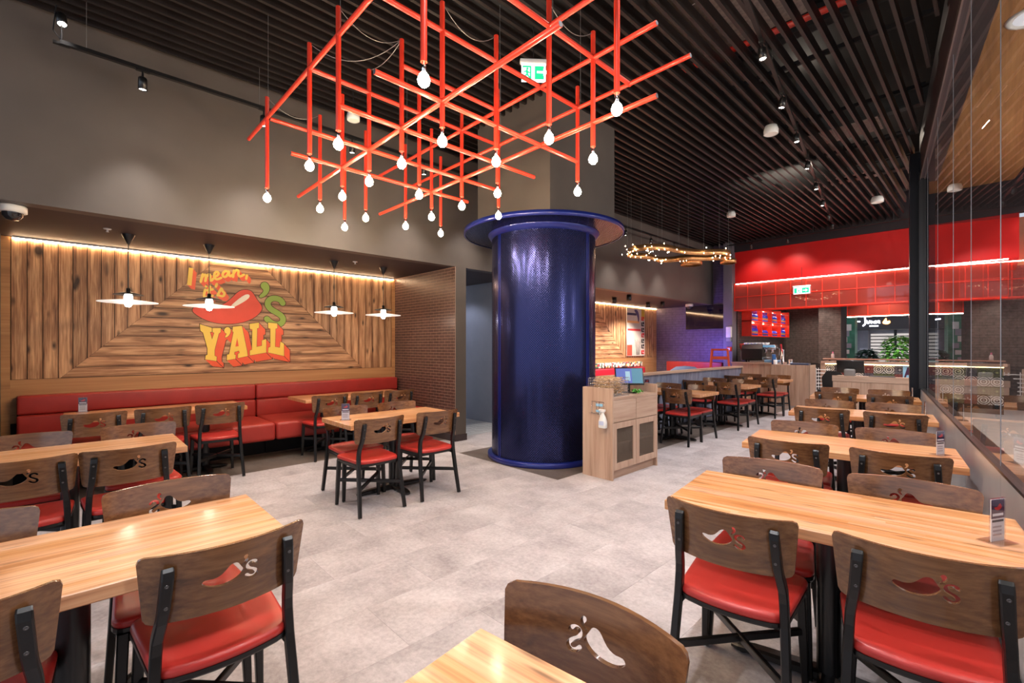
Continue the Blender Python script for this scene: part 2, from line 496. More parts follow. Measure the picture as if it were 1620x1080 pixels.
# ------------------------------------------------------------------ mesh helpers
class MB:
    def __init__(self):
        self.v = []
        self.f = []
        self.s = []

    def add(self, vs, fs, smooth=False, mat=None):
        n = len(self.v)
        for p in vs:
            p = Vector(p)
            self.v.append(mat @ p if mat is not None else p)
        for f in fs:
            self.f.append([n + i for i in f])
            self.s.append(smooth)
        return self

    def box(self, x0, x1, y0, y1, z0, z1, mat=None):
        v = [(x, y, z) for x in (x0, x1) for y in (y0, y1) for z in (z0, z1)]
        f = [(0, 1, 3, 2), (4, 6, 7, 5), (0, 4, 5, 1), (2, 3, 7, 6), (0, 2, 6, 4), (1, 5, 7, 3)]
        return self.add(v, f, False, mat)

    def bbox(self, x0, x1, y0, y1, z0, z1, r=0.005, seg=1, mat=None, smooth=True):
        bm = bmesh.new()
        bmesh.ops.create_cube(bm, size=1)
        for v in bm.verts:
            v.co = Vector(((x0 + x1) / 2 + v.co.x * (x1 - x0), (y0 + y1) / 2 + v.co.y * (y1 - y0), (z0 + z1) / 2 + v.co.z * (z1 - z0)))
        bmesh.ops.bevel(bm, geom=bm.edges[:], offset=r, segments=seg, profile=0.6, affect='EDGES')
        bm.verts.index_update()
        self.add([v.co.copy() for v in bm.verts], [[v.index for v in f.verts] for f in bm.faces], smooth and seg > 1, mat)
        bm.free()
        return self

    def loft(self, rings, caps=True, smooth=False, closed=False, mat=None):
        n = len(rings[0])
        vs = [p for r in rings for p in r]
        fs = []
        m = len(rings)
        for i in range(m if closed else m - 1):
            a, b_ = i * n, ((i + 1) % m) * n
            for j in range(n):
                k = (j + 1) % n
                fs.append((a + j, a + k, b_ + k, b_ + j))
        self.add(vs, fs, smooth, mat)
        if caps and not closed:
            self.add(rings[0], [list(range(n))[::-1]], False, mat)
            self.add(rings[-1], [list(range(n))], False, mat)
        return self

    def tube(self, pts, r, n=8, caps=True, smooth=True, mat=None):
        pts = [Vector(p) for p in pts]
        rr = r if isinstance(r, (list, tuple)) else [r] * len(pts)
        rings = []
        ref = None
        for i, p in enumerate(pts):
            d = (pts[min(i + 1, len(pts) - 1)] - pts[max(i - 1, 0)]).normalized()
            if ref is None:
                ref = Vector((0, 0, 1)) if abs(d.z) < 0.9 else Vector((1, 0, 0))
            a = d.cross(ref).normalized()
            b_ = d.cross(a).normalized()
            ref = -b_ if abs(d.dot(b_)) < 0.9 else ref
            ref = a.cross(d)
            rings.append([p + (a * math.cos(2 * PI * k / n) + b_ * math.sin(2 * PI * k / n)) * rr[i] for k in range(n)])
        return self.loft(rings, caps, smooth, mat=mat)

    def lathe(self, prof, n=24, c=(0, 0, 0), smooth=True, a0=0, a1=2 * PI, mat=None):
        full = abs(a1 - a0 - 2 * PI) < 1e-6
        m = n if full else n + 1
        vs = []
        for k in range(m):
            a = a0 + (a1 - a0) * k / n
            for r, z in prof:
                vs.append((c[0] + r * math.cos(a), c[1] + r * math.sin(a), c[2] + z))
        p = len(prof)
        fs = []
        for k in range(n):
            k2 = (k + 1) % m
            for j in range(p - 1):
                fs.append((k * p + j, k2 * p + j, k2 * p + j + 1, k * p + j + 1))
        return self.add(vs, fs, smooth, mat)

    def prism(self, poly, fn, t0, t1):
        """fn(u, w, t) -> 3-D; poly in (u, w)"""
        n = len(poly)
        tri = tessellate_polygon([[Vector((p[0], p[1], 0)) for p in poly]])
        vs = [fn(u, w, t0) for u, w in poly] + [fn(u, w, t1) for u, w in poly]
        fs = [tuple(t) for t in tri] + [tuple(i + n for i in reversed(t)) for t in tri]
        for i in range(n):
            j = (i + 1) % n
            fs.append((i, j, j + n, i + n))
        return self.add(vs, fs)

    def mesh(self, name, mat):
        me = bpy.data.meshes.new(name)
        me.from_pydata([tuple(p) for p in self.v], [], self.f)
        me.polygons.foreach_set('use_smooth', self.s)
        for m in (mat if isinstance(mat, (list, tuple)) else [mat]):
            me.materials.append(m)
        bm = bmesh.new()
        bm.from_mesh(me)
        bmesh.ops.recalc_face_normals(bm, faces=bm.faces)
        bm.to_mesh(me)
        bm.free()
        me.update()
        return me

    def build(self, name, mat, parent=None, loc=None, rz=0):
        o = bpy.data.objects.new(name, self.mesh(name, mat))
        C.objects.link(o)
        if parent is not None:
            o.parent = parent
        if loc is not None:
            o.location = loc
        if rz:
            o.rotation_euler = (0, 0, rz)
        return o


def tag(o, label, cat, group=None):
    o['label'] = label
    o['category'] = cat
    if group:
        o['group'] = group
    return o


def struct(o):
    o['kind'] = 'structure'
    return o


def stuff(o):
    o['kind'] = 'stuff'
    return o


def thing(name, label, cat, loc=(0, 0, 0), rz=0, group=None):
    o = bpy.data.objects.new(name, None)
    C.objects.link(o)
    o.location = loc
    o.rotation_euler = (0, 0, rz)
    o.empty_display_size = 0.1
    return tag(o, label, cat, group)


def share(src, parent=None, loc=None, rot=None):
    o = src.copy()
    C.objects.link(o)
    if parent is not None:
        o.parent = parent
    if loc is not None:
        o.location = loc
    if rot is not None:
        o.rotation_euler = rot
    return o


def dup(root, loc, rz, label, group=None):
    r = root.copy()
    C.objects.link(r)
    r.location = loc
    r.rotation_euler = (0, 0, rz)
    r['label'] = label
    if group:
        r['group'] = group
    for ch in root.children:
        c = ch.copy()
        C.objects.link(c)
        c.parent = r
        for g in ch.children:
            d = g.copy()
            C.objects.link(d)
            d.parent = c
    return r


def inside(p, poly):
    x, y = p
    r = False
    n = len(poly)
    for i in range(n):
        x1, y1 = poly[i]
        x2, y2 = poly[(i + 1) % n]
        if (y1 > y) != (y2 > y) and x < (x2 - x1) * (y - y1) / (y2 - y1) + x1:
            r = not r
    return r


def smooth_poly(poly, it=2):
    for _ in range(it):
        q = []
        n = len(poly)
        for i in range(n):
            a, b_ = poly[i], poly[(i + 1) % n]
            q.append((a[0] * .75 + b_[0] * .25, a[1] * .75 + b_[1] * .25))
            q.append((a[0] * .25 + b_[0] * .75, a[1] * .25 + b_[1] * .75))
        poly = q
    return poly


def stroke(pts, w, sm=2):
    """outline of a round-ended stroke along an open line"""
    for _ in range(sm):
        q = [pts[0]]
        for a, b_ in zip(pts, pts[1:]):
            q.append((a[0] * .75 + b_[0] * .25, a[1] * .75 + b_[1] * .25))
            q.append((a[0] * .25 + b_[0] * .75, a[1] * .25 + b_[1] * .75))
        q.append(pts[-1])
        pts = q
    L, Rr = [], []
    n = len(pts)
    for i in range(n):
        a, b_ = pts[max(i - 1, 0)], pts[min(i + 1, n - 1)]
        dx, dy = b_[0] - a[0], b_[1] - a[1]
        l = math.hypot(dx, dy) or 1
        nx, ny = -dy / l * w / 2, dx / l * w / 2
        L.append((pts[i][0] + nx, pts[i][1] + ny))
        Rr.append((pts[i][0] - nx, pts[i][1] - ny))

    def capr(p, q, r):
        a0 = math.atan2(q[1] - p[1], q[0] - p[0])
        return [(p[0] + w / 2 * math.cos(a0 - PI * k / 6), p[1] + w / 2 * math.sin(a0 - PI * k / 6)) for k in range(1, 6)]
    return L + capr(pts[-1], L[-1], Rr[-1]) + Rr[::-1] + capr(pts[0], Rr[0], L[0])

# ------------------------------------------------------------------ outlines of the wall lettering: (along the wall, height) in metres
PAR = {'PEPPER': [(1.183, 1.936), (1.23, 2.007), (1.314, 2.008), (1.425, 1.993), (1.563, 2.041), (1.654, 2.133), (1.733, 2.229), (1.786, 2.263), (1.847, 2.276), (1.909, 2.259), (1.95, 2.2), (1.992, 2.126), (2.048, 2.053), (2.051, 1.991), (1.992, 1.91), (1.895, 1.837), (1.76, 1.786), (1.615, 1.766), (1.462, 1.776), (1.338, 1.815), (1.242, 1.875)], 'SHINE': [(1.647, 2.028), (1.726, 2.116), (1.813, 2.193), (1.868, 2.212), (1.892, 2.188), (1.868, 2.141), (1.773, 2.066), (1.68, 2.008), (1.654, 2.006)], 'APOS': [(2.03, 2.362), (2.055, 2.401), (2.105, 2.409), (2.144, 2.372), (2.156, 2.311), (2.134, 2.246), (2.091, 2.196), (2.041, 2.166), (2.006, 2.179), (2.027, 2.214), (2.068, 2.259), (2.068, 2.294), (2.037, 2.319)], 'SLINE': [(2.337, 2.11), (2.31, 2.156), (2.243, 2.179), (2.178, 2.168), (2.131, 2.124), (2.127, 2.058), (2.178, 2.001), (2.266, 1.955), (2.328, 1.91), (2.348, 1.855), (2.318, 1.798), (2.251, 1.777), (2.178, 1.801), (2.117, 1.861)], 'I': [(1.154, 2.512), (1.204, 2.507), (1.183, 2.269), (1.133, 2.278)], 'Y': [(1.278, 1.755), (1.418, 1.709), (1.418, 1.651), (1.396, 1.653), (1.42, 1.549), (1.445, 1.641), (1.425, 1.648), (1.425, 1.706), (1.525, 1.709), (1.523, 1.653), (1.5, 1.63), (1.45, 1.403), (1.45, 1.323), (1.475, 1.308), (1.472, 1.248), (1.338, 1.274), (1.345, 1.329), (1.365, 1.337), (1.365, 1.425), (1.314, 1.641), (1.284, 1.665)], 'QUOTE': [(1.561, 1.686), (1.592, 1.726), (1.632, 1.722), (1.649, 1.671), (1.628, 1.608), (1.583, 1.571), (1.574, 1.592), (1.599, 1.631), (1.574, 1.639)], 'A': [(1.671, 1.731), (1.786, 1.749), (1.851, 1.394), (1.861, 1.313), (1.736, 1.285), (1.736, 1.349), (1.757, 1.357), (1.749, 1.39), (1.693, 1.372), (1.691, 1.335), (1.709, 1.33), (1.704, 1.275), (1.596, 1.257), (1.599, 1.336), (1.625, 1.343), (1.68, 1.656), (1.667, 1.664)], 'AH': [(1.726, 1.575), (1.704, 1.45), (1.746, 1.455)], 'L1': [(1.884, 1.78), (2.009, 1.803), (2.009, 1.725), (1.985, 1.717), (1.978, 1.447), (2.048, 1.462), (2.048, 1.54), (2.105, 1.564), (2.108, 1.361), (1.888, 1.322), (1.888, 1.393), (1.916, 1.404), (1.92, 1.7), (1.888, 1.707)], 'L2': [(2.131, 1.807), (2.26, 1.799), (2.26, 1.725), (2.236, 1.719), (2.229, 1.447), (2.295, 1.434), (2.303, 1.526), (2.355, 1.495), (2.355, 1.306), (2.134, 1.361), (2.137, 1.434), (2.163, 1.444), (2.163, 1.717), (2.134, 1.726)]}
STR = [[(1.312, 2.439), (1.288, 2.333)], [(1.3, 2.391), (1.329, 2.438), (1.353, 2.432), (1.341, 2.348)], [(1.348, 2.402), (1.378, 2.446), (1.402, 2.437), (1.391, 2.372), (1.409, 2.356), (1.432, 2.388)], [(1.445, 2.415), (1.492, 2.444), (1.499, 2.482), (1.47, 2.492), (1.446, 2.459), (1.445, 2.406), (1.475, 2.38), (1.528, 2.412)], [(1.618, 2.499), (1.584, 2.519), (1.546, 2.479), (1.549, 2.432), (1.584, 2.427), (1.615, 2.481), (1.624, 2.523), (1.624, 2.455), (1.646, 2.442), (1.67, 2.472)], [(1.685, 2.53), (1.675, 2.439)], [(1.68, 2.488), (1.714, 2.545), (1.746, 2.537), (1.738, 2.476), (1.762, 2.451), (1.813, 2.487)], [(1.851, 2.482), (1.842, 2.429)], [(1.341, 2.231), (1.323, 2.149), (1.338, 2.119), (1.37, 2.141)], [(1.348, 2.275), (1.349, 2.273)], [(1.395, 2.28), (1.378, 2.159), (1.395, 2.129), (1.425, 2.154)], [(1.36, 2.224), (1.427, 2.242)], [(1.477, 2.322), (1.465, 2.283)], [(1.485, 2.165), (1.515, 2.232), (1.533, 2.271), (1.543, 2.228), (1.574, 2.198), (1.553, 2.152), (1.51, 2.161)]]

# ================================================================== STRUCTURE
WX0, WANG = 0.46, rad(7.6)                      # storefront wall: crosses y = 0 at x = .46, runs at 7.6 degrees
WD = Vector((-math.sin(WANG), math.cos(WANG), 0))   # along the wall, away from the camera
WN = Vector((math.cos(WANG), math.sin(WANG), 0))    # outwards
def wall_x(y): return WX0 - math.tan(WANG) * y
CEIL, SOF = 4.33, 2.67
XW, XN = -5.68, -7.5                            # upper wall face, back of the niches

# ---- floor
floor = struct(MB().box(-7.7, 1.2, -1.6, 13.2, -0.16, -0.012).build('floor', TILEMORTAR))
TM = {}
def tile_mesh(w, l, m):
    k = (round(w, 3), round(l, 3), m.name)
    if k not in TM:
        g = 0.0004
        TM[k] = MB().bbox(-w / 2 + g, w / 2 - g, -l / 2 + g, l / 2 - g, -0.012, 0, 0.0003).mesh('tile', m)
    return TM[k]
TW, TL = 0.44, 0.88
for c in range(-10, 9):
    x0 = -3.28 + TW * c
    xc = x0 + TW / 2
    if x0 < -7.15: continue
    ys = [3.83 - TL * 6 + TL * k + (TL / 2 if c % 2 else 0) for k in range(0, 18)]
    ys = sorted(set([round(v, 3) for v in ys] + [3.83]))
    for a, b_ in zip(ys, ys[1:]):
        yc = (a + b_) / 2
        if b_ < -0.9 or a > 12.75: continue
        if x0 > wall_x(yc) : continue
        if xc < -5.92 and yc > 4.3: continue
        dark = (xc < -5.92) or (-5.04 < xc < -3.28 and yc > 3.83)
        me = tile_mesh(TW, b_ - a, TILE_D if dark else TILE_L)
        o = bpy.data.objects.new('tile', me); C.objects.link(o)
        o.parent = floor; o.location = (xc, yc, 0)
MB().box(-9.6, -5.93, 4.25, 5.9, -0.012, -0.001).build('corridor_tiles', TILE_C, floor)
hb = MB()
for i in range(22):
    for j in range(9):
        x = -9.4 + i * 0.155; y = 4.5 + j * 0.15
        m = Matrix.Translation((x, y, 0)) @ Matrix.Rotation(rad(45 if (i + j) % 2 else -45), 4, 'Z')
        hb.box(-0.07, 0.07, -0.033, 0.033, -0.001, 0.002, m)
stuff(hb.build('herringbone_tile', TILE_C, floor))
mall_floor = struct(MB().box(-14, 16, 13.2, 45, -0.16, -0.002).box(1.2, 16, -9, 13.2, -0.16, -0.002).box(-14, 1.2, -9, -1.6, -0.16, -0.002).build('floor_mall', MALLFLOOR))

# ---- left wall
wl = struct(MB().box(XW - 0.15, XW, -3.5, 13.6, SOF, 5.5).build('wall_left', CONCRETE))
MB().box(-9.6, XW - 0.15, -3.5, 13.6, SOF, SOF + 0.1).build('soffit', DARKBROWN, wl)
MB().box(XN - 0.1, XW, 4.25, 4.45, 0, SOF).build('pillar', CONCRETE, wl)
MB().box(XN - 0.1, XW, 5.8, 6.2, 0, SOF).build('pillar', CONCRETE, wl)
MB().box(XW - 0.3, XW + 0.012, 4.235, 4.462, 0, 0.1).build('skirting', DARKBROWN, wl)
MB().box(XN - 0.1, XW, -0.75, -0.545, 0, SOF).build('niche_end', paint('navy_end_panel', srgb(30, 34, 54), 0.5), wl)
cw = struct(MB().box(-9.6, XW - 0.001, 5.78, 5.81, 0, SOF).box(-9.7, -9.6, 4.2, 5.9, 0, SOF).build('wall_corridor', CORRGREY))

def planks(wall, y0, y1, zb, zt, ym0, ym1, x, pw=0.124):
    """boards laid in a mitred fan: upright at both sides, level in the middle"""
    g, t = 0.0035, 0.016
    cy = (ym0 + ym1) / 2
    def put(poly, nm, m):
        n = len(poly)
        mb = MB()
        us, ws = [p[0] for p in poly], [p[1] for p in poly]
        u0, w0 = (min(us) + max(us)) / 2, (min(ws) + max(ws)) / 2
        mb.prism(poly, lambda u, w, s: (s, u - u0, w - w0), 0.0, t)
        o = mb.build(nm, m, wall, (x, u0, w0))
    k = 0
    y = y0
    while y < cy - 0.01:
        ya, yb = y + g, min(y + pw, cy) - g
        za = max(zb, zb + (ya - ym0)); z2 = max(zb, zb + (yb - ym0))
        if min(za, z2) < zt - 0.02:
            pts = [(ya, min(za, zt)), (yb, min(z2, zt)), (yb, zt), (ya, zt)]
            if ya < ym0 < yb: pts = [(ya, zb), (ym0, zb), (yb, z2), (yb, zt), (ya, zt)]
            if abs(pts[1][1] - zt) < 1e-6 and len(pts) == 4: pts = [pts[0], (ya + (zt - za), zt), (ya, zt)]
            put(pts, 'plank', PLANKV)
        y += pw
    y = y1
    while y > cy + 0.01:
        yb, ya = y - g, max(y - pw, cy) + g
        z2 = max(zb, zb + (ym1 - yb)); za = max(zb, zb + (ym1 - ya))
        if min(za, z2) < zt - 0.02:
            pts = [(ya, min(za, zt)), (yb, min(z2, zt)), (yb, zt), (ya, zt)]
            if ya < ym1 < yb: pts = [(ya, za), (ym1, zb), (yb, zb), (yb, zt), (ya, zt)]
            if abs(pts[0][1] - zt) < 1e-6 and len(pts) == 4: pts = [(yb - (zt - z2), zt), pts[1], (yb, zt)]
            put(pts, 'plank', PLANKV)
        y -= pw
    z = zb
    while z < zt - 0.01:
        za, z2 = z + g, min(z + pw, zt) - g
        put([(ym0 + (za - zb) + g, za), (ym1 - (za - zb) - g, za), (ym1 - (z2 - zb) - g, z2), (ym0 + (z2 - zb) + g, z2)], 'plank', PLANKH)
        z += pw

# ---- mural niche
wn = struct(MB().box(XN - 0.12, XN, -0.56, 4.25, 0, SOF).build('wall_niche', paint('plank_backing', (0.02, 0.012, 0.008), 0.8)))
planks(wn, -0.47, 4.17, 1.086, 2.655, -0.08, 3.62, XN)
MB().box(XN, XN + 0.02, -0.545, -0.474, 0, 2.66).build('border_board', FRAMEW, wn)
MB().box(XN, XN + 0.02, 4.174, 4.245, 0, 2.66).build('border_board', FRAMEW, wn)
MB().box(XN, XN + 0.02, -0.474, 4.174, 0.6, 1.082).build('border_board', FRAMEW, wn)
wn2 = struct(MB().box(XN - 0.12, XN, 6.2, 13.6, 0, SOF + 0.02).build('wall_booth', MATS['plank_backing']))
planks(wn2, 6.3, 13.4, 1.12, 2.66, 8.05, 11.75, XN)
MB().box(XN, XN + 0.02, 6.3, 13.4, 0.6, 1.115).build('border_board', FRAMEW, wn2)
MB().box(XN, XN + 0.02, 13.404, 13.58, 0, 2.66).build('border_board', FRAMEW, wn2)
for (a, b_) in ((-0.46, 4.2), (6.25, 13.55)):
    o = MB().box(XN + 0.022, XN + 0.04, a, b_, SOF - 0.03, SOF - 0.008).build('led_strip', LEDW)
    MB().box(XN + 0.04, XN + 0.046, a, b_, SOF - 0.02, SOF).build('led_channel', WHITEPL, o)
    first = a < 0
    tag(o, 'warm LED strip along the top of the lettered plank wall' if first else 'warm LED strip along the top of the plank wall behind the booth', 'LED strip', 'LED strips over the plank walls')

def bricks(parent, org, U, V, N, w, h, bl, bh, m, gr=GROUT, g=0.006, dep=0.006, name='brick'):
    org, U, V, N = map(Vector, (org, U, V, N))
    mb = MB()
    rows = int(math.ceil(h / bh))
    rr = random.Random(len(name) + int(w * 100))
    for r in range(rows):
        z0, z1 = r * bh + g / 2, min((r + 1) * bh, h) - g / 2
        if z1 - z0 < 0.01: continue
        u = -(bl / 2) * (r % 2)
        while u < w:
            a, b_ = max(u, 0) + g / 2, min(u + bl, w) - g / 2
            u += bl
            if b_ - a < 0.015: continue
            d = dep * rr.uniform(0.7, 1.25)
            q = [(a, z0), (b_, z0), (b_, z1), (a, z1)]
            vs = [org + U * p + V * s for p, s in q] + [org + U * p + V * s + N * d for p, s in q]
            mb.add(vs, [(4, 5, 6, 7), (0, 1, 5, 4), (1, 2, 6, 5), (2, 3, 7, 6), (3, 0, 4, 7)])
    return stuff(mb.build(name, m, parent))

wb = struct(MB().box(XN, XW, 4.242, 4.25, 0, SOF).build('wall_brick', GROUT))
bricks(wb, (XN, 4.242, 0.1), (1, 0, 0), (0, 0, 1), (0, -1, 0), XW - XN, SOF - 0.1, 0.155, 0.0465, BRICKM, g=0.006, dep=0.0016)
MB().box(XN + 0.2, XW, 4.225, 4.242, 0, 0.1).build('skirting', DARKBROWN, wb)
wk = struct(MB().box(XN - 0.2, -5.05, 13.6, 13.75, 0, 5.5).build('wall_back', paint('plum_grout', srgb(52, 42, 56), 0.7)))
bricks(wk, (XN, 13.6, 0), (1, 0, 0), (0, 0, 1), (0, -1, 0), 2.3, 4.4, 0.22, 0.074, BRICKP, name='bricks')

# ---- ceiling: open plenum with a deck, beams and the hanging slats
ceiling = struct(MB().box(-7.8, 1.4, -3.5, 13.7, 5.5, 5.6).build('ceiling', PLENUM))
sl = {}
nsl = int((1.1 - (XW + 0.06)) / 0.1255)
for i in range(nsl):
    x = XW + 0.07 + 0.1255 * i
    ye = min(13.44, (WX0 - 0.07 - x) / math.tan(WANG))
    y0 = -1.4
    if ye < y0 + 0.3: continue
    k = round(ye, 2)
    if k not in sl: sl[k] = MB().box(-0.015, 0.015, y0, ye, 0, 0.115).mesh('slat', SLATM)
    o = bpy.data.objects.new('slat', sl[k]); C.objects.link(o); o.parent = ceiling; o.location = (x, 0, CEIL)
for y in (-0.6, 0.9, 2.4, 3.6, 5.6, 7.1, 8.6, 10.1, 11.6, 13.0):
    MB().box(XW + 0.02, min(1.0, wall_x(y) - 0.05), y - 0.02, y + 0.02, CEIL + 0.116, CEIL + 0.16).build('carrier_rail', MATTE, ceiling)
for y in (2.9, 5.9, 8.9, 11.9):
    b_ = MB().box(XW + 0.02, 1.0, y - 0.07, y + 0.07, 4.95, 4.97).box(XW + 0.02, 1.0, y - 0.006, y + 0.006, 4.97, 5.2).box(XW + 0.02, 1.0, y - 0.07, y + 0.07, 5.2, 5.22)
    b_.build('steel_beam', MATTE, ceiling)
for k in range(26):
    MB().box(-2.8, 0.9, 2.3 + k * 0.11, 2.38 + k * 0.11, 5.36, 5.48).build('deck_rib', TIMBERDECK, ceiling)
MB().tube([(-2.6, 5.35, 4.78), (-0.3, 5.42, 4.78)], 0.035, 10).build('sprinkler_pipe', REDSTEEL, ceiling)
MB().tube([(-5.2, 9.4, 4.8), (-0.9, 9.4, 4.8)], 0.03, 8).build('sprinkler_pipe', MATTE, ceiling)
MB().box(-2.35, -1.25, 4.35, 5.25, 4.75, 4.76).build('foil_blanket', FOIL, ceiling)
MB().box(-2.9, -1.75, 6.7, 9.5, 4.72, 5.0).build('air_duct', DUCT, ceiling)
MB().box(-2.55, -1.1, 8.0, 8.5, 4.6, 4.61).build('foil_blanket', FOIL, ceiling)
MB().box(-2.6, -1.4, 10.4, 10.8, 4.6, 4.61).build('foil_blanket', FOIL, ceiling)
MB().box(-2.3, -2.0, 2.2, 9.2, 4.62, 4.64).build('cable_tray', DUCT, ceiling)
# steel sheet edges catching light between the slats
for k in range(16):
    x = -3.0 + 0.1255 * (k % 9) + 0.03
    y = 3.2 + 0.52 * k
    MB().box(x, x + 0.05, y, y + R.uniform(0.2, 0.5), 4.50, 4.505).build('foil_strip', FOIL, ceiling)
# concrete head of the column
colhead = struct(MB().box(-4.75, -3.47, 3.92, 5.2, 2.976, 5.5).build('wall_column_head', CONCRETE))

# ---- bar front: pillar, bulkhead, red fascia
pil = struct(MB().box(-5.27, -5.03, 13.3, 13.6, 0, 5.5).build('wall_bar_pillar', paint('grey_pillar', srgb(108, 106, 114), 0.45)))
bh = struct(MB().box(-5.03, 0.6, 13.45, 13.6, 4.09, 5.5).build('wall_bulkhead', paint('black_bulkhead', srgb(40, 32, 38), 0.6)))
rw = struct(MB().box(-5.03, 0.35, 13.5, 13.62, 3.2, 4.09).build('wall_red', REDPAINT))
MB().box(-5.03, 0.35, 13.62, 18.0, 3.2, 3.28).build('red_soffit', REDPAINT, rw)
bb = struct(MB().box(-5.2, -5.02, 13.62, 18.3, 0, 3.3).box(-5.2, -3.9, 18.0, 18.2, 0, 3.3).box(-3.9, -3.3, 17.4, 18.2, 0, 3.3).build('wall_bar', paint('charcoal_grout', srgb(44, 40, 40), 0.7)))
bricks(bb, (-5.02, 18.0, 0.9), (1, 0, 0), (0, 0, 1), (0, -1, 0), 1.12, 2.3, 0.21, 0.066, BRICKD)
bricks(bb, (-5.02, 13.65, 0.9), (0, 1, 0), (0, 0, 1), (1, 0, 0), 4.3, 2.3, 0.21, 0.066, BRICKD, name='bricks')
bricks(bb, (-3.9, 17.4, 0.9), (1, 0, 0), (0, 0, 1), (0, -1, 0), 0.6, 2.3, 0.21, 0.066, BRICKD, name='bricks')

# ---- low partition with slanting boards
pt = struct(MB().box(-4.16, -4.06, 5.5, 11.25, 0, 0.965).build('wall_partition', paint('partition_core', srgb(60, 62, 74), 0.6)))
MB().box(-4.2, -4.02, 5.48, 11.27, 0.965, 1.0).build('partition_cap', OAKH, pt)
y = 5.2
while y < 11.2:
    sx = 0.34
    poly = [(y, 0.02), (y + 0.113, 0.02), (y + 0.113 + sx, 0.96), (y + sx, 0.96)]
    poly = [(min(max(a, 5.505), 11.245), b_) for a, b_ in poly]
    if len(set(poly)) >= 4 and y > 5.3:
        MB().prism(poly, lambda u, w, s: (-4.06 + s, u, w), 0, 0.014).build('plank', GREYPLANK, pt)
    y += 0.117
MB().box(-4.2, -4.02, 11.25, 11.27, 0, 0.965).build('partition_end', OAK, pt)

# ---- storefront wall on the right: metal plinth, glass panes, top beam, end post
def wbox(s0, s1, n0, n1, z0, z1, mb=None):
    """box along the storefront: s along the wall from y = 0, n outwards"""
    mb = mb or MB()
    M4 = Matrix(((WD.x, WN.x, 0, WX0), (WD.y, WN.y, 0, 0), (0, 0, 1, 0), (0, 0, 0, 1)))
    return mb.box(s0, s1, n0, n1, z0, z1, M4)
wr = struct(wbox(-1.5, 9.3, 0.03, 0.12, 0, 0.82).build('wall_right', MATTE))
for a, b_ in ((-1.5, -0.3), (-0.3, 0.9), (0.9, 2.1), (2.1, 3.3), (3.3, 4.5), (4.5, 5.7), (5.7, 6.9), (6.9, 8.1), (8.1, 9.3)):
    wbox(a + 0.002, b_ - 0.002, 0.0, 0.03, 0.06, 0.83).build('plinth_panel', PLINTH, wr)
wbox(-1.5, 9.3, -0.012, 0.12, 0, 0.06).build('plinth_skirting', MATTE, wr)
wbox(-1.5, 9.3, 0.0, 0.2, 3.9, 4.6).build('top_beam', paint('bronze_beam', srgb(66, 54, 58), 0.35, 0.3), wr)
wbox(-1.5, 9.3, -0.012, 0.0, 3.88, 3.94).build('beam_trim', paint('trim_bronze', srgb(120, 104, 104), 0.3, 0.6), wr)
win = struct(wbox(-1.5, 9.3, 0.0, 0.1, 0.83, 0.845).build('window_1', BLACK))
js = [-1.5, -0.2, 1.1, 2.25, 3.44, 4.42, 5.4, 6.75, 8.1, 9.3]
for a, b_ in zip(js, js[1:]):
    M4 = Matrix(((WD.x, WN.x, 0, WX0), (WD.y, WN.y, 0, 0), (0, 0, 1, 0), (0, 0, 0, 1)))
    MB().add([(a + .004, 0.02, 0.845), (b_ - .004, 0.02, 0.845), (b_ - .004, 0.02, 3.9), (a + .004, 0.02, 3.9)], [(0, 1, 2, 3)], mat=M4).build('pane', GLASS, win)
    wbox(b_ - 0.004, b_ + 0.004, 0.0185, 0.0215, 0.845, 3.9).build('pane_joint', paint('joint_grey', (0.2, 0.22, 0.26), 0.3) if 'joint_grey' not in MATS else MATS['joint_grey'], win)
post = struct(wbox(9.1, 9.36, -0.12, 0.09, 0, 4.3).build('trim_1', paint('post_black', (0.006, 0.007, 0.012), 0.4, spec=0.25)))
wbox(9.04, 9.1, -0.02, 0.06, 0.83, 4.0).build('post_edge', BLACK, post)

# ---- the mall outside
mc = struct(MB().box(0.9, 14, -6, 13.4, 4.75, 4.85).build('ceiling_mall', MALLWOOD))
mc.rotation_euler = (0, 0, 0)
wbox(-3, 14, 0.2, 1.6, 4.75, 4.85).build('veneer_panel', MALLWOOD, mc)
for s, n, r in ((6.9, 0.75, 0.16), (5.2, 0.75, 0.3)):
    p = Vector((WX0, 0, 0)) + WD * s + WN * n
    o = MB().lathe([(r, 0), (r + 0.02, -0.015), (r + 0.05, -0.012), (r + 0.055, 0.0)], 28, (p.x, p.y, 4.75)).build('downlight_ring', WHITEPL, mc)
    MB().lathe([(0.0, 0), (r, 0)], 28, (p.x, p.y, 4.745)).build('downlight_lens', glow('cool_lens_%d' % int(s), (0.75, 0.82, 1.0), 0.5), o)
mb_ = struct(MB().box(-1.0, 14, 17.5, 17.7, 3.3, 4.75).build('wall_mall_bulkhead', paint('beige_bulkhead', srgb(150, 122, 84), 0.5)))

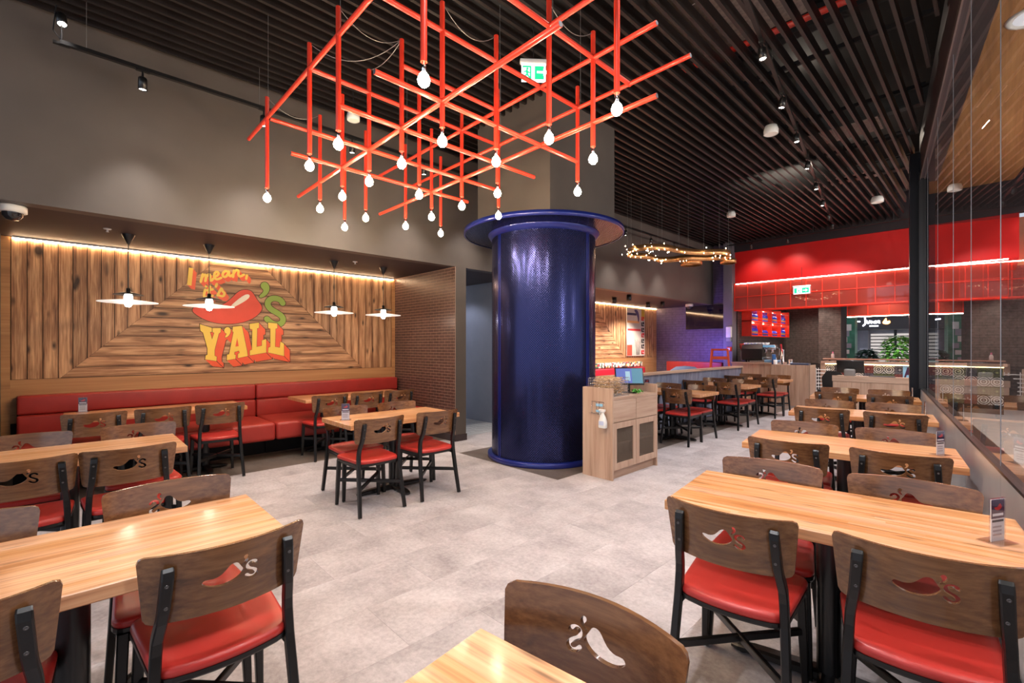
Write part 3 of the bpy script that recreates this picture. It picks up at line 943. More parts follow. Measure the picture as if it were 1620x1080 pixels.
for k, (s_w, n_w) in enumerate(((1.0, 1.6), (4.0, 1.6), (7.0, 1.6), (10.0, 1.6), (13.0, 2.4), (4.0, 4.5), (9.0, 4.5))):  # downlights added so the mall floor bounces light onto the wood ceiling
    p = Vector((WX0, 0, 0)) + WD * s_w + WN * n_w
    o = MB().lathe([(0, 0), (0.09, 0), (0.09, -0.05), (0.07, -0.05)], 20, (p.x, p.y, 4.75)).build('added_can', WHITEPL, mc)
    MB().lathe([(0, -0.045), (0.07, -0.045)], 20, (p.x, p.y, 4.75)).build('downlight_lens', SPOTLENS, o)  # lens of the added can
    lamp('mall_fill_spot', 'SPOT', (p.x, p.y, 4.68), 260, (1.0, 0.95, 0.9), 0.1, aim=(p.x, p.y, 0), spot=120)
for k, (x, y) in enumerate(((-5.5, 21.5), (-2.5, 21.5), (0.5, 21.5), (-2.2, 16.6), (-4.0, 16.4), (-4.0, 14.6))):  # lamps and fittings added to brighten the far mall and bar interior
    z = 4.4 if y > 18 else 3.15
    o = struct(MB().lathe([(0, 0), (0.08, 0), (0.08, -0.06), (0.06, -0.06)], 20, (x, y, z)).build('added_lamp_fitting', WHITEPL)); o.parent = mc if y > 18 else rw
    lamp('downlight_beam', 'SPOT', (x, y, z - 0.07), 220 if y > 18 else 140, (0.95, 0.95, 1.0) if y > 18 else (1, 0.85, 0.72), 0.1, aim=(x, y + 0.4, 0), spot=130)  # beam of the added lamp
mcb = struct(MB().box(-12, 10, 18.2, 30, 4.6, 4.7).build('ceiling_mall_far', MALLWHITE))

for s_w in (3.0, 6.5, 10.0):  # unseen spots without fittings, added to brighten the wood ceiling
    p = Vector((WX0, 0, 0)) + WD * s_w + WN * 4.0
    q = Vector((WX0, 0, 4.75)) + WD * (s_w + 0.5) + WN * 1.2
    lamp('mall_fill_light', 'SPOT', (p.x, p.y, 2.4), 420, (1.0, 0.9, 0.78), 0.2, aim=q, spot=110, blend=1.0)
for x, y, z in ((-1.7, 3.4, 5.1), (-1.9, 7.6, 5.25), (-1.9, 10.9, 5.2)):  # unseen point lamps added to brighten foil and deck above the slats
    lamp('plenum_fill_light', 'POINT', (x, y, z), 9, (1.0, 0.85, 0.7), 0.08)
added_dark_wall = struct(MB().box(-0.95, 7, 15.6, 15.8, 0, 3.3).build('wall_mall_added', MATS['charcoal_grout']))  # brick wall added outside to darken the view through the glass
bricks(added_dark_wall, (-0.95, 15.6, 0), (1, 0, 0), (0, 0, 1), (0, -1, 0), 7.9, 3.3, 0.24, 0.075, BRICKD, name='bricks')  # bricks of the added wall

# ================================================================== PRINT ON THE MURAL
def wallprint(nm, poly, x, t, m, parent=None, holes=()):
    mb = MB()
    n = len(poly)
    rings = [[Vector((p[0], p[1], 0)) for p in poly]] + [[Vector((p[0], p[1], 0)) for p in h] for h in holes]
    flat = [p for r in rings for p in r]
    tri = tessellate_polygon(rings)
    mb.add([(x + t, p.x, p.y) for p in flat], [tuple(q) for q in tri])
    base = 0
    for r in rings:
        k = len(r)
        vs = [(x, p.x, p.y) for p in r] + [(x + t, p.x, p.y) for p in r]
        mb.add(vs, [(i, (i + 1) % k, k + (i + 1) % k, k + i) for i in range(k)])
    return mb.build(nm, m, parent)
def union_faces(polys):
    """one flat non-overlapping triangulation of the union of the polygons"""
    vs, ed = [], []
    for lp in polys:
        n0 = len(vs)
        vs += [Vector(p) for p in lp]
        ed += [(n0 + i, n0 + (i + 1) % len(lp)) for i in range(len(lp))]
    r = delaunay_2d_cdt(vs, ed, [], 0, 1e-5)
    ov, of = r[0], r[2]
    keep = []
    bbs = [((min(p[0] for p in lp), max(p[0] for p in lp), min(p[1] for p in lp), max(p[1] for p in lp)), lp) for lp in polys]
    for f in of:
        c = (sum(ov[i][0] for i in f) / 3, sum(ov[i][1] for i in f) / 3)
        if any(b_[0] < c[0] < b_[1] and b_[2] < c[1] < b_[3] and inside(c, lp) for b_, lp in bbs): keep.append(tuple(f))
    return ov, keep
def flat(nm, polys, x, m, parent):
    ov, fs = union_faces(polys)
    vs = [(x, p[0], p[1]) for p in ov]
    use = sorted({i for f in fs for i in f}); mp = {k: i for i, k in enumerate(use)}
    return MB().add([vs[i] for i in use], [tuple(mp[i] for i in f) for f in fs]).build(nm, m, parent)
def sweep_polys(polys, d):
    out = []
    for poly in polys:
        k = len(poly)
        for i in range(k):
            a, b_ = poly[i], poly[(i + 1) % k]
            out.append([a, b_, (b_[0] + d[0], b_[1] + d[1]), (a[0] + d[0], a[1] + d[1])])
        out.append(list(poly)); out.append([(p[0] + d[0], p[1] + d[1]) for p in poly])
    return out
def cast(nm, polys, x, t, d, m, parent=None):
    """the drawn block depth of a letter: its outline swept along d"""
    return flat(nm, sweep_polys(polys, d), x + t, m, parent)
def edge_polys(polys, w):
    out = []
    for poly in polys:
        k = len(poly)
        for i in range(k if k > 2 else 1):
            a, b_ = Vector(poly[i]), Vector(poly[(i + 1) % k])
            e = b_ - a
            if e.length < 1e-4: continue
            e.normalize(); nn = Vector((-e.y, e.x)) * w / 2; a = a - e * w / 2; b_ = b_ + e * w / 2
            out.append([tuple(a + nn), tuple(b_ + nn), tuple(b_ - nn), tuple(a - nn)])
    return out
def outline(nm, polys, x, t, w, m, parent=None):
    return flat(nm, edge_polys(polys, w), x + t, m, parent)
def stroke_parts(pts, w):
    q = edge_polys([[a, b_] for a, b_ in zip(pts, pts[1:])], w * 0.999)
    out = []
    for a, b_ in zip(pts, pts[1:]):
        a, b_ = Vector(a), Vector(b_); e = b_ - a
        if e.length < 1e-4: continue
        e.normalize(); nn = Vector((-e.y, e.x)) * w / 2
        out.append([tuple(a + nn), tuple(b_ + nn), tuple(b_ - nn), tuple(a - nn)])
    for p in pts:
        out.append([(p[0] + w / 2 * math.cos(k * 2 * PI / 7 + .1), p[1] + w / 2 * math.sin(k * 2 * PI / 7 + .1)) for k in range(7)])
    return out
def round_line(pts):
    q = [pts[0]]
    for a, b_ in zip(pts, pts[1:]):
        q.append((a[0] * .75 + b_[0] * .25, a[1] * .75 + b_[1] * .25)); q.append((a[0] * .25 + b_[0] * .75, a[1] * .25 + b_[1] * .75))
    return q + [pts[-1]]
def moved(poly, d): return [(p[0] + d[0], p[1] + d[1]) for p in poly]
mural = thing('wall_lettering', 'painted slogan with red chili and block letters on the plank wall', 'mural', (0, 0, 0))
MX = XN + 0.0163
D1, D2 = (0.085, -0.095), (0.04, -0.05)
pep = smooth_poly(PAR['PEPPER'], 2)
apo = smooth_poly(PAR['APOS'], 2)
ess = stroke(PAR['SLINE'], 0.082)
L_ = [PAR[k] for k in ('Y', 'A', 'L1', 'L2')] + [smooth_poly(PAR['QUOTE'], 1)]
outline('chili_outline', [pep, apo, ess], MX, 0.0012, 0.016, INK_D, mural)
flat('chili_shape', [pep], MX + 0.0016, INK_R, mural)
flat('chili_shine', [smooth_poly(PAR['SHINE'], 1)], MX + 0.002, INK_W, mural)
flat('apostrophe', [apo], MX + 0.0016, INK_G, mural)
flat('letter_s', [ess], MX + 0.0016, INK_G, mural)
sw = sweep_polys(L_, D1)
outline('letter_outline', L_ + [moved(p, D1) for p in L_], MX, 0.0021, 0.016, INK_D, mural)
cast('letter_depth', L_, MX, 0.0025, D1, INK_O, mural)
joins = [[PAR[k][i], moved([PAR[k][i]], D1)[0]] for k, i in (('L2', 8), ('L1', 8), ('A', 3), ('A', 11), ('Y', 14), ('L2', 1), ('L1', 1), ('Y', 8), ('L2', 7), ('L1', 7))]
outline('letter_edge', L_ + joins, MX, 0.0029, 0.007, INK_D, mural)
for nm, k in (('letter_y', 'Y'), ('letter_l', 'L1'), ('letter_l', 'L2')):
    wallprint(nm, PAR[k], MX + 0.0031, 0.0004, INK_Y, mural)
wallprint('letter_a', PAR['A'], MX + 0.0031, 0.0004, INK_Y, mural, [PAR['AH']])
wallprint('apostrophe', smooth_poly(PAR['QUOTE'], 1), MX + 0.0031, 0.0004, INK_Y, mural)
words = [('word_i', [PAR['I']]), ('word_mean', [q for s in STR[:8] for q in stroke_parts(round_line(s), 0.032)]), ('word_its', [q for s in STR[8:] for q in stroke_parts(round_line(s), 0.032)])]
for nm, ps in words:
    steps = [q for t in (0.3, 0.65, 1.0) for q in [moved(p, (D2[0] * t, D2[1] * t)) for p in ps]]
    flat(nm + '_depth', ps + steps, MX + 0.0021, INK_O, mural)
    flat(nm, ps, MX + 0.0026, INK_Y, mural)

# ================================================================== CHAIR
def rect(c, ax, ay, w, d, ch=0.25):
    """chamfered rectangle ring around c"""
    c, ax, ay = Vector(c), Vector(ax).normalized(), Vector(ay).normalized()
    k = 1 - ch
    return [c + ax * (w / 2 * a) + ay * (d / 2 * b_) for a, b_ in ((k, -1), (1, -k), (1, k), (k, 1), (-k, 1), (-1, k), (-1, -k), (-k, -1))]
def bar(mb, p0, p1, w, d, up=(0, 0, 1)):
    p0, p1 = Vector(p0), Vector(p1)
    dr = (p1 - p0).normalized(); a = dr.cross(Vector(up)).normalized(); b_ = a.cross(dr)
    return mb.loft([rect(p0, a, b_, w, d), rect(p1, a, b_, w, d)])
def up_y(z):
    return -0.24 - (z - 0.66) * 0.2
def seat_ring(s, z):
    base = [(-0.2, -0.205), (0.2, -0.205), (0.222, 0.205), (-0.222, 0.205)]
    pts = []
    r = 0.05
    cen = [(-0.15, -0.155), (0.15, -0.155), (0.172, 0.155), (-0.172, 0.155)]
    for i, c in enumerate(cen):
        a0 = [PI, 1.5 * PI, 0, 0.5 * PI][i]
        for k in range(5):
            a = a0 + k * PI / 8
            pts.append(Vector((c[0] + r * math.cos(a), c[1] + r * math.sin(a), 0)))
    pts2 = []
    for p, q in zip(pts, pts[1:] + pts[:1]):
        pts2.append(p)
        if (p - q).length > 0.1: pts2 += [p.lerp(q, k / 6) for k in range(1, 6)]
    return [Vector((p.x * s, (p.y - (0.035 * max(0.0, 1 - (p.x / 0.19) ** 2) if p.y < -0.18 else 0)) * s, z)) for p in pts2]

def plywood_back():
    ow = [(-0.218, 0.612), (0.218, 0.612), (0.238, 0.83), (-0.238, 0.83)]
    outer = []
    for i in range(4):
        a, p, b_ = Vector(ow[i - 1]), Vector(ow[i]), Vector(ow[(i + 1) % 4])
        r = 0.02
        q0 = p + (a - p).normalized() * r; q1 = p + (b_ - p).normalized() * r
        outer += [tuple(q0.lerp(p, 0.0)), tuple((q0 + p * 1.2 + q1) / 3.2), tuple(q1)]
        nseg = 12 if i in (0, 2) else 6
        nxt = b_ + (p - b_).normalized() * r
        outer += [tuple(q1.lerp(nxt, k / nseg)) for k in range(1, nseg)]
    S_ = 0.132
    tr = lambda poly: [((p[0] - 1.77) * S_ - 0.006, (p[1] - 2.04) * S_ + 0.733) for p in poly]
    # the cut-out keeps its chili, apostrophe and s apart
    pe = tr(smooth_poly(PAR['PEPPER'], 1)); ap = tr(smooth_poly(PAR['APOS'], 1)); es = tr(stroke(PAR['SLINE'], 0.082, 1))
    loops = [outer, pe, ap, es]
    vs, ed = [], []
    for lp in loops:
        n0 = len(vs)
        vs += [Vector(p) for p in lp]
        ed += [(n0 + i, n0 + (i + 1) % len(lp)) for i in range(len(lp))]
    nx, nz = 17, 8
    for i in range(1, nx):
        for j in range(1, nz):
            p = (-0.232 + 0.464 * i / nx, 0.612 + 0.218 * j / nz)
            if not inside(p, outer): continue
            if any(min((Vector(p) - Vector(q)).length for q in lp) < 0.010 for lp in loops): continue
            if any(inside(p, lp) for lp in loops[1:]): continue
            vs.append(Vector(p))
    r = delaunay_2d_cdt(vs, ed, [], 0, 1e-6)
    ov, oe, of = r[0], r[1], r[2]
    tris = []
    for f in of:
        c = (sum(ov[i][0] for i in f) / 3, sum(ov[i][1] for i in f) / 3)
        if inside(c, outer) and not any(inside(c, lp) for lp in loops[1:]): tris.append(tuple(f))
    T = 0.013
    def pos(p, t):
        x, z = p
        return (x, up_y(z) + 0.016 + 1.3 * (x * x - 0.172 ** 2) + t, z)
    n = len(ov)
    mb = MB()
    cnt = {}
    for f in tris:
        for a, b_ in zip(f, f[1:] + f[:1]): cnt[(a, b_)] = cnt.get((a, b_), 0) + 1
    rim = [e for e in cnt if (e[1], e[0]) not in cnt]
    A = [pos(p, 0) for p in ov]; B = [pos(p, T) for p in ov]
    mb.add(A + B, [f for f in tris] + [tuple(i + n for i in reversed(f)) for f in tris], True)
    rv = sorted({i for e in rim for i in e}); ri = {k: i for i, k in enumerate(rv)}; nr = len(rv)
    mb.add([A[i] for i in rv] + [B[i] for i in rv], [(ri[a], ri[b_], ri[b_] + nr, ri[a] + nr) for a, b_ in rim], True)
    me = mb.mesh('backrest', BACKW)
    # keep faces flat-shaded at the rim but smooth over the curve
    return me

def make_chair():
    t = thing('dining_chair', '', 'chair')
    o = bpy.data.objects.new('backrest', plywood_back()); C.objects.link(o); o.parent = t
    mb = MB()
    mb.loft([seat_ring(0.985, 0.437), seat_ring(1.0, 0.446), seat_ring(1.0, 0.456), seat_ring(0.985, 0.464), seat_ring(0.94, 0.469), seat_ring(0.8, 0.467), seat_ring(0.4, 0.46)], True, True)
    mb.build('seat', VINYL, t)
    f = MB().loft([seat_ring(0.99, 0.418), seat_ring(1.005, 0.424), seat_ring(1.005, 0.438)], True, False)
    bar(f, (-0.185, 0.185, 0.4), (0.185, 0.185, 0.4), 0.02, 0.036)
    bar(f, (-0.185, -0.17, 0.41), (0.185, -0.17, 0.41), 0.02, 0.018)
    for s in (-1, 1): bar(f, (s * 0.186, -0.19, 0.405), (s * 0.18, 0.185, 0.405), 0.018, 0.026)
    f.build('seat_frame', CHAIRBLK, t)
    for s in (-1, 1):
        q = MB()
        q.loft([rect((s * 0.192, 0.19, 0.42), (1, 0, 0), (0, 1, 0), 0.036, 0.036), rect((s * 0.2, 0.2, 0.2), (1, 0, 0), (0, 1, 0), 0.033, 0.033), rect((s * 0.207, 0.208, 0.006), (1, 0, 0), (0, 1, 0), 0.026, 0.026)])
        l = q.build('leg', CHAIRBLK, t)
        MB().lathe([(0, 0), (0.012, 0), (0.012, 0.007)], 10, (s * 0.207, 0.208, 0)).build('glide', WHITEPL, l)
        q = MB()
        pts = [(s * 0.212, -0.272, 0.006, 0.028, 0.03), (s * 0.2, -0.228, 0.25, 0.03, 0.036), (s * 0.192, -0.2, 0.43, 0.03, 0.038), (s * 0.188, -0.197, 0.52, 0.03, 0.036), (s * 0.186, -0.203, 0.562, 0.03, 0.034), (s * 0.182, -0.22, 0.6, 0.03, 0.032), (s * 0.178, -0.234, 0.63, 0.03, 0.031), (s * 0.175, up_y(0.66) - 0.002, 0.66, 0.031, 0.03), (s * 0.168, up_y(0.765) - 0.002, 0.765, 0.032, 0.028), (s * 0.167, up_y(0.785) + 0.001, 0.785, 0.032, 0.02), (s * 0.167, up_y(0.79) + 0.006, 0.793, 0.03, 0.008)]
        rings = []
        for i, (x, y, z, w, d) in enumerate(pts):
            a = Vector(pts[max(i - 1, 0)][:3]); b_ = Vector(pts[min(i + 1, len(pts) - 1)][:3]); dr = (b_ - a).normalized()
            ax = Vector((1, 0, 0)); ay = dr.cross(ax)
            rings.append(rect((x, y, z), ax, ay, w, d))
        q.loft(rings)
        l = q.build('leg', CHAIRBLK, t)
        MB().lathe([(0, 0), (0.012, 0), (0.012, 0.007)], 10, (s * 0.212, -0.272, 0)).build('glide', WHITEPL, l)
        for z in (0.745, 0.675):
            M4 = Matrix.Translation((s * 0.1705, up_y(z) - 0.0165, z)) @ Matrix.Rotation(rad(90), 4, 'X')
            MB().lathe([(0, 0.001), (0.0022, 0.001), (0.0026, 0.002), (0.0052, 0.002), (0.0056, 0)], 12, mat=M4).build('screw', MATS.get('dark_screw') or paint('dark_screw', (0.12, 0.11, 0.11), 0.35, 0.8), l)
    for s in (-1, 1):
        q = MB(); bar(q, (s * 0.2, -0.235, 0.232 + s * 0.001), (-s * 0.2, 0.198, 0.232 + s * 0.001), 0.02, 0.03)
        q.build('stretcher', CHAIRBLK, t)
    return t

CH = make_chair()
used = [False]
def chair(xb, yb, face, label, group):
    """xb, yb: the foot of the backrest; face: the direction the chair looks to, degrees from +y"""
    a = rad(face)
    fx, fy = -math.sin(a), math.cos(a)
    loc = (xb + fx * 0.24, yb + fy * 0.24, 0)
    if not used[0]:
        used[0] = True
        CH.location = loc; CH.rotation_euler = (0, 0, a); CH['label'] = label; CH['group'] = group
        return CH
    return dup(CH, loc, a, label, group)

# ================================================================== TABLES
def make_table(L, W, legs):
    t = thing('dining_table', '', 'table')
    MB().bbox(-L / 2, L / 2, -W / 2, W / 2, 0.706, 0.75, 0.003).build('tabletop', TABLEW, t)
    for lx in legs:
        MB().box(lx - 0.2, lx + 0.2, -0.2, 0.2, 0.698, 0.706).build('mount_plate', BLACK, t)
        MB().lathe([(0.047, 0.05), (0.047, 0.7)], 24, (lx, 0, 0)).build('pedestal', BLACK, t)
        b_ = MB()
        la, lb = (0.36, 0.27) if len(legs) == 1 else (0.2, 0.3)
        for k in range(4):
            ln = la if k % 2 == 0 else lb
            m = Matrix.Translation((lx, 0, 0)) @ Matrix.Rotation(k * PI / 2, 4, 'Z')
            b_.loft([rect((0.0, 0, 0.034), (0, 1, 0), (0, 0, 1), 0.08, 0.05, 0.4), rect((ln * 0.8, 0, 0.026), (0, 1, 0), (0, 0, 1), 0.07, 0.036, 0.4), rect((ln, 0, 0.02), (0, 1, 0), (0, 0, 1), 0.06, 0.026, 0.4), rect((ln + 0.03, 0, 0.017), (0, 1, 0), (0, 0, 1), 0.03, 0.016, 0.4)], True, False, mat=m)
            b_.lathe([(0, 0), (0.018, 0), (0.018, 0.012)], 10, (ln - 0.02, 0, 0), mat=m)
        b_.build('base', BLACK, t)
    return t
T4 = make_table(1.2, 0.65, (0,))
T6 = make_table(1.57, 0.68, (-0.42, 0.42))
tused = {}
def table(proto, x, y, rz, label, group):
    if proto.name not in tused:
        tused[proto.name] = 1
        proto.location = (x, y, 0); proto.rotation_euler = (0, 0, rz); proto['label'] = label; proto['group'] = group
        return proto
    return dup(proto, (x, y, 0), rz, label, group)

GL = 'tables on the open floor by the mural'
# left tables run along the wall: long axis = y
table(T4, -2.13, 0.005, PI / 2, 'large butcher-block table cut off by the left edge in front', GL)
table(T4, -4.26, 0.0, PI / 2, 'butcher-block table cut off by the left edge, between front table and bench table', GL)
table(T4, -4.25, 2.39, PI / 2, 'butcher-block table with four chairs left of the blue column', GL)
GB = 'tables along the red bench'
table(T6, -6.46, 0.735, PI / 2, 'long table at the red bench below the chili on the wall, left of the two', GB)
table(T6, -6.53, 3.0, PI / 2, 'long table at the red bench beside the brick wall', GB)
# right tables stand square to the storefront
RA = rad(7.6)
Lx, Ly = Vector((math.cos(RA), math.sin(RA), 0)), Vector((-math.sin(RA), math.cos(RA), 0))
GR = 'tables along the glass storefront'
RC = []
for (bx, by), lab in (((-0.885, 0.74), 'butcher-block table corner at the bottom edge nearest the viewer'),
                      ((-1.128, 2.608), 'butcher-block table at the glass wall nearest the viewer, with a chili menu card'),
                      ((-1.369, 4.217), 'second butcher-block table along the glass wall'),
                      ((-1.62, 6.248), 'third butcher-block table along the glass wall'),
                      ((-1.9, 8.25), 'farthest butcher-block table along the glass wall, by the black post')):
    c = Vector((bx, by, 0)) + Lx * 0.6 - Ly * 0.325
    RC.append(c)
    table(T4, c.x, c.y, RA, lab, GR)
GP = 'tables along the grey board partition'
PC = []
for y, lab in ((6.93, 'table at the grey board partition just behind the oak waiter station'),
               (8.8, 'middle table at the grey board partition'),
               (10.74, 'last table at the partition in front of the oak bar')):
    PC.append((-3.54, y))
    table(T4, -3.54, y, 0, lab, GP)

# ---- chairs
G = 'chairs with chili cut-out'
near = lambda s: 'chili cut-out chair, ' + s
def lchairs(xn, xf, ys_n, ys_f, labs_n, labs_f, gap=0):
    for y, l in zip(ys_n, labs_n): chair(xn, y, 90, near(l), G)
    for y, l in zip(ys_f, labs_f): chair(xf, y, -90, near(l), G)
lchairs(-1.71, -2.6, (0.375, -0.25), (0.33, -0.32),
        ('its back to us at the right end of the front left table', 'cut off at the bottom left corner'),
        ('across the front left table, amber back facing us', 'across the front left table, cut off at the left edge'))
lchairs(-3.69, -4.72, (0.27, -0.2), (0.4, -0.22),
        ('right one at the near side of the second left table', 'left one at the near side of the second left table'),
        ('amber back facing us across the second left table', 'cut by the left edge across the second left table'))
lchairs(-3.71, -4.64, (1.97, 2.58), (2.05, 2.64),
        ('left one on the near side of the table by the column', 'right one on the near side of the table by the column'),
        ('left one on the far side of the table by the column', 'right one on the far side of the table by the column'))
for y, l in ((0.17, 'left of three at the left bench table'), (0.69, 'middle of three at the left bench table'), (1.19, 'right of three at the left bench table')):
    chair(-5.82, y, 90, near(l), G)
for y, l in ((2.43, 'left of three at the bench table by the bricks'), (2.94, 'middle of three at the bench table by the bricks'), (3.43, 'right of three at the bench table by the bricks')):
    chair(-5.9, y, 90, near(l), G)
names = ['bottom edge', 'nearest', 'second', 'third', 'farthest']
for i, c in enumerate(RC):
    for side in (1, -1):
        for lx in (-0.29, 0.28):
            if i == 0 and (side == -1 or lx > 0): continue
            if i == 0: lx = -0.36
            d = 0.45 if i == 0 else (0.405 if side == 1 else 0.52)
            p = c + Lx * lx + Ly * (side * d)
            jit = R.uniform(-2, 2)
            if i == 0: lab = 'back facing us beside the table corner at the bottom edge'
            else: lab = '%s, %s side of the %s table at the glass' % ('aisle seat' if lx < 0 else 'seat by the glass', 'far' if side == 1 else 'near', names[i])
            chair(p.x, p.y, math.degrees(RA) + (180 if side == 1 else 0) + jit, near(lab), G)
for i, (x, y) in enumerate(PC):
    for side in (1, -1):
        for lx in (-0.27, 0.3):
            d = 0.42 if side == 1 else 0.5
            lab = '%s, %s side of the %s partition table' % ('by the partition' if lx < 0 else 'by the aisle', 'far' if side == 1 else 'near', ('first', 'middle', 'last')[i])
            chair(x + lx, y + side * d, (180 if side == 1 else 0) + R.uniform(-4, 4), near(lab), G)

# ---- menu card holders
def make_menu():
    t = thing('menu_holder', '', 'menu holder')
    b_ = MB().box(-0.05, 0.05, -0.035, 0.035, 0, 0.003)
    b_.box(-0.037, 0.037, -0.0045, -0.0025, 0.003, 0.155).box(-0.037, 0.037, 0.0025, 0.0045, 0.003, 0.155).box(-0.037, 0.037, -0.0045, 0.0045, 0.155, 0.157)
    b_.build('stand', ACRYL, t)
    c = MB().box(-0.035, 0.035, -0.001, 0.001, 0.004, 0.153).build('card', CARD, t)
    pp = [((p[0] - 1.6) * 0.045, (p[1] - 2.0) * 0.045 + 0.125) for p in smooth_poly(PAR['PEPPER'], 1)]
    for s in (-1, 1):
        MB().box(-0.035, 0.035, s * 0.0011, s * 0.0014, 0.085, 0.153).build('card_header', CARDPURPLE, c)
        MB().prism(pp, lambda u, w, k: (u, k, w), s * 0.0015, s * 0.0018).build('card_chili', CARDRED, c)
        MB().box(-0.028, 0.028, s * 0.0015, s * 0.0018, 0.094, 0.103).build('card_title', CARD, c)
        MB().box(-0.03, 0.03, s * 0.0011, s * 0.0014, 0.072, 0.08).build('card_line', INK_BLK, c)
        for k in range(3):
            MB().box(-0.026, 0.02, s * 0.0011, s * 0.0013, 0.024 + k * 0.014, 0.03 + k * 0.014).build('card_text', paint('card_grey_text_%d%d' % (s + 1, k), (0.5, 0.45, 0.45), 0.6), c)
    return t
MENU = make_menu()
mu = [False]
def menu(x, y, rz, lab):
    if not mu[0]:
        mu[0] = True; MENU.location = (x, y, 0.75); MENU.rotation_euler = (0, 0, rz); MENU['label'] = lab; MENU['group'] = 'menu card holders'
    else: dup(MENU, (x, y, 0.75), rz, lab, 'menu card holders')
p = RC[1] + Lx * 0.5 + Ly * -0.03; menu(p.x, p.y, rad(62), 'acrylic menu holder on the nearest table at the glass')
p = RC[2] + Lx * 0.5 + Ly * 0.02; menu(p.x, p.y, rad(62), 'acrylic menu holder on the second table at the glass')
p = RC[3] + Lx * 0.52; menu(p.x, p.y, rad(100), 'acrylic menu holder on the third table at the glass')
p = RC[4] + Lx * 0.52; menu(p.x, p.y, rad(100), 'acrylic menu holder on the farthest table at the glass')
menu(-4.28, 1.9, rad(60), 'acrylic menu holder on the table left of the column')
menu(-6.75, 0.1, rad(78), 'acrylic menu holder on the left bench table')
menu(-4.0, 6.95, rad(30), 'acrylic menu holder on the first partition table')

# ================================================================== RED BENCH
def bench(y0, y1, lab):
    t = thing('banquette', lab, 'bench', (-6.9, (y0 + y1) / 2, 0), 0, 'red bench sections')
    h = (y1 - y0) / 2
    MB().bbox(-0.44, 0.48, -h, h, 0.24, 0.465, 0.045, 4).build('seat_cushion', BENCHRED, t)
    for z0, z1, lean in ((0.45, 0.695, 0.0), (0.7, 0.91, 0.015)):
        m = Matrix.Translation((-lean, 0, 0))
        MB().bbox(-0.56, -0.4, -h, h, z0, z1, 0.03, 3, m).build('back_cushion', BENCHRED, t)
    MB().box(-0.575, -0.5, -h, h, 0.24, 0.9).build('back_board', MATTE, t)
    MB().box(-0.5, 0.0, -h, h, 0.0, 0.24).build('plinth', MATTE, t)
    return t
bench(-0.42, 1.924, 'red leatherette bench section, left half under the slogan')
bench(1.934, 4.2, 'red leatherette bench section, right half ending at the brick wall')

# ================================================================== PENDANT LAMPS
def make_pendant():
    t = thing('pendant_lamp', '', 'pendant lamp')
    top = SOF - 1.935
    MB().lathe([(0, top - 0.11), (0.012, top - 0.105), (0.06, top - 0.004), (0.06, top)], 24).build('canopy', BLACK, t)
    MB().tube([(0, 0, 0.14), (0, 0, top - 0.1)], 0.0045, 6).build('cord', BLACK, t)
    MB().lathe([(0, 0.15), (0.02, 0.15), (0.022, 0.105), (0.03, 0.1), (0.03, 0.09)], 20).build('socket', BLACK, t)
    MB().lathe([(0.02, 0.112), (0.06, 0.102), (0.132, 0.082), (0.133, 0.076), (0.06, 0.09), (0.02, 0.098)], 32).build('upper_shade', BLACK, t)
    MB().lathe([(0.03, 0.09), (0.04, 0.06), (0.04, 0.02)], 20).build('collar', DIFFW, t)
    MB().lathe([(0.04, 0.03), (0.1, 0.022), (0.262, 0.0), (0.264, -0.004), (0.1, 0.012), (0.04, 0.02)], 40).build('lower_shade', glow('shade_glow', (1.0, 0.9, 0.8), 0.65), t)  # both discs emit, standing in for the bulb's light on them
    MB().lathe([(0.05, 0.0), (0.12, -0.014), (0.122, -0.019), (0.05, -0.008)], 32).build('inner_reflector', MATS['shade_glow'], t)
    MB().lathe([(0, -0.055), (0.02, -0.05), (0.032, -0.03), (0.032, -0.015), (0.026, 0.01)], 20).build('bulb', glow('pendant_bulb', (1, 0.85, 0.66), 110), t)
    return t
PD = make_pendant()
for i, (y, l) in enumerate(((0.46, 'flat white disc pendant lamp at the far left of the niche'), (1.21, 'flat white disc pendant lamp hanging in front of the chili'), (2.73, 'flat white disc pendant lamp right of the slogan'), (3.5, 'flat white disc pendant lamp beside the brick wall'))):
    if i == 0:
        PD.location = (-6.53, y, 1.935); PD['label'] = l; PD['group'] = 'pendant lamps over the bench tables'
    else: dup(PD, (-6.53, y, 1.935), 0, l, 'pendant lamps over the bench tables')

# ================================================================== RED TUBE CHANDELIER
GX = lambda i: -1.426 - 0.495 * i
GY = lambda j: 1.245 + 0.458 * j
ch = thing('tube_chandelier', 'chandelier of crossing red tubes with bare bulbs under the black slats', 'chandelier', (GX(3.5), GY(2), 3.3))
def chl(p): return (p[0] - GX(3.5), p[1] - GY(2), p[2] - 3.3)
TR = 0.0165
ZL, ZU = 3.0, 3.449
hz = []
for lev, j in ((ZU, 0), (ZL, 1), (ZL, 3), (ZU, 3), (ZU, 4)):
    hz.append(((-4.97, GY(j), lev), (-1.44, GY(j), lev)))
hz.append(((-1.93, GY(2), ZU), (-0.9, GY(2), ZU)))
for lev, i, y0, y1 in ((ZU, 2, 1.25, 3.09), (ZU, 1, 1.25, 3.09), (ZU, 4, 1.25, 3.1), (ZL, 2, 1.24, 3.07), (ZU, 3, 1.7, 2.63), (ZL, 3, 1.25, 3.07), (ZU, 6, 1.27, 3.1), (ZL, 4, 1.26, 3.05), (ZL, 5, 1.28, 3.08)):
    hz.append(((GX(i), y0, lev), (GX(i), y1, lev)))
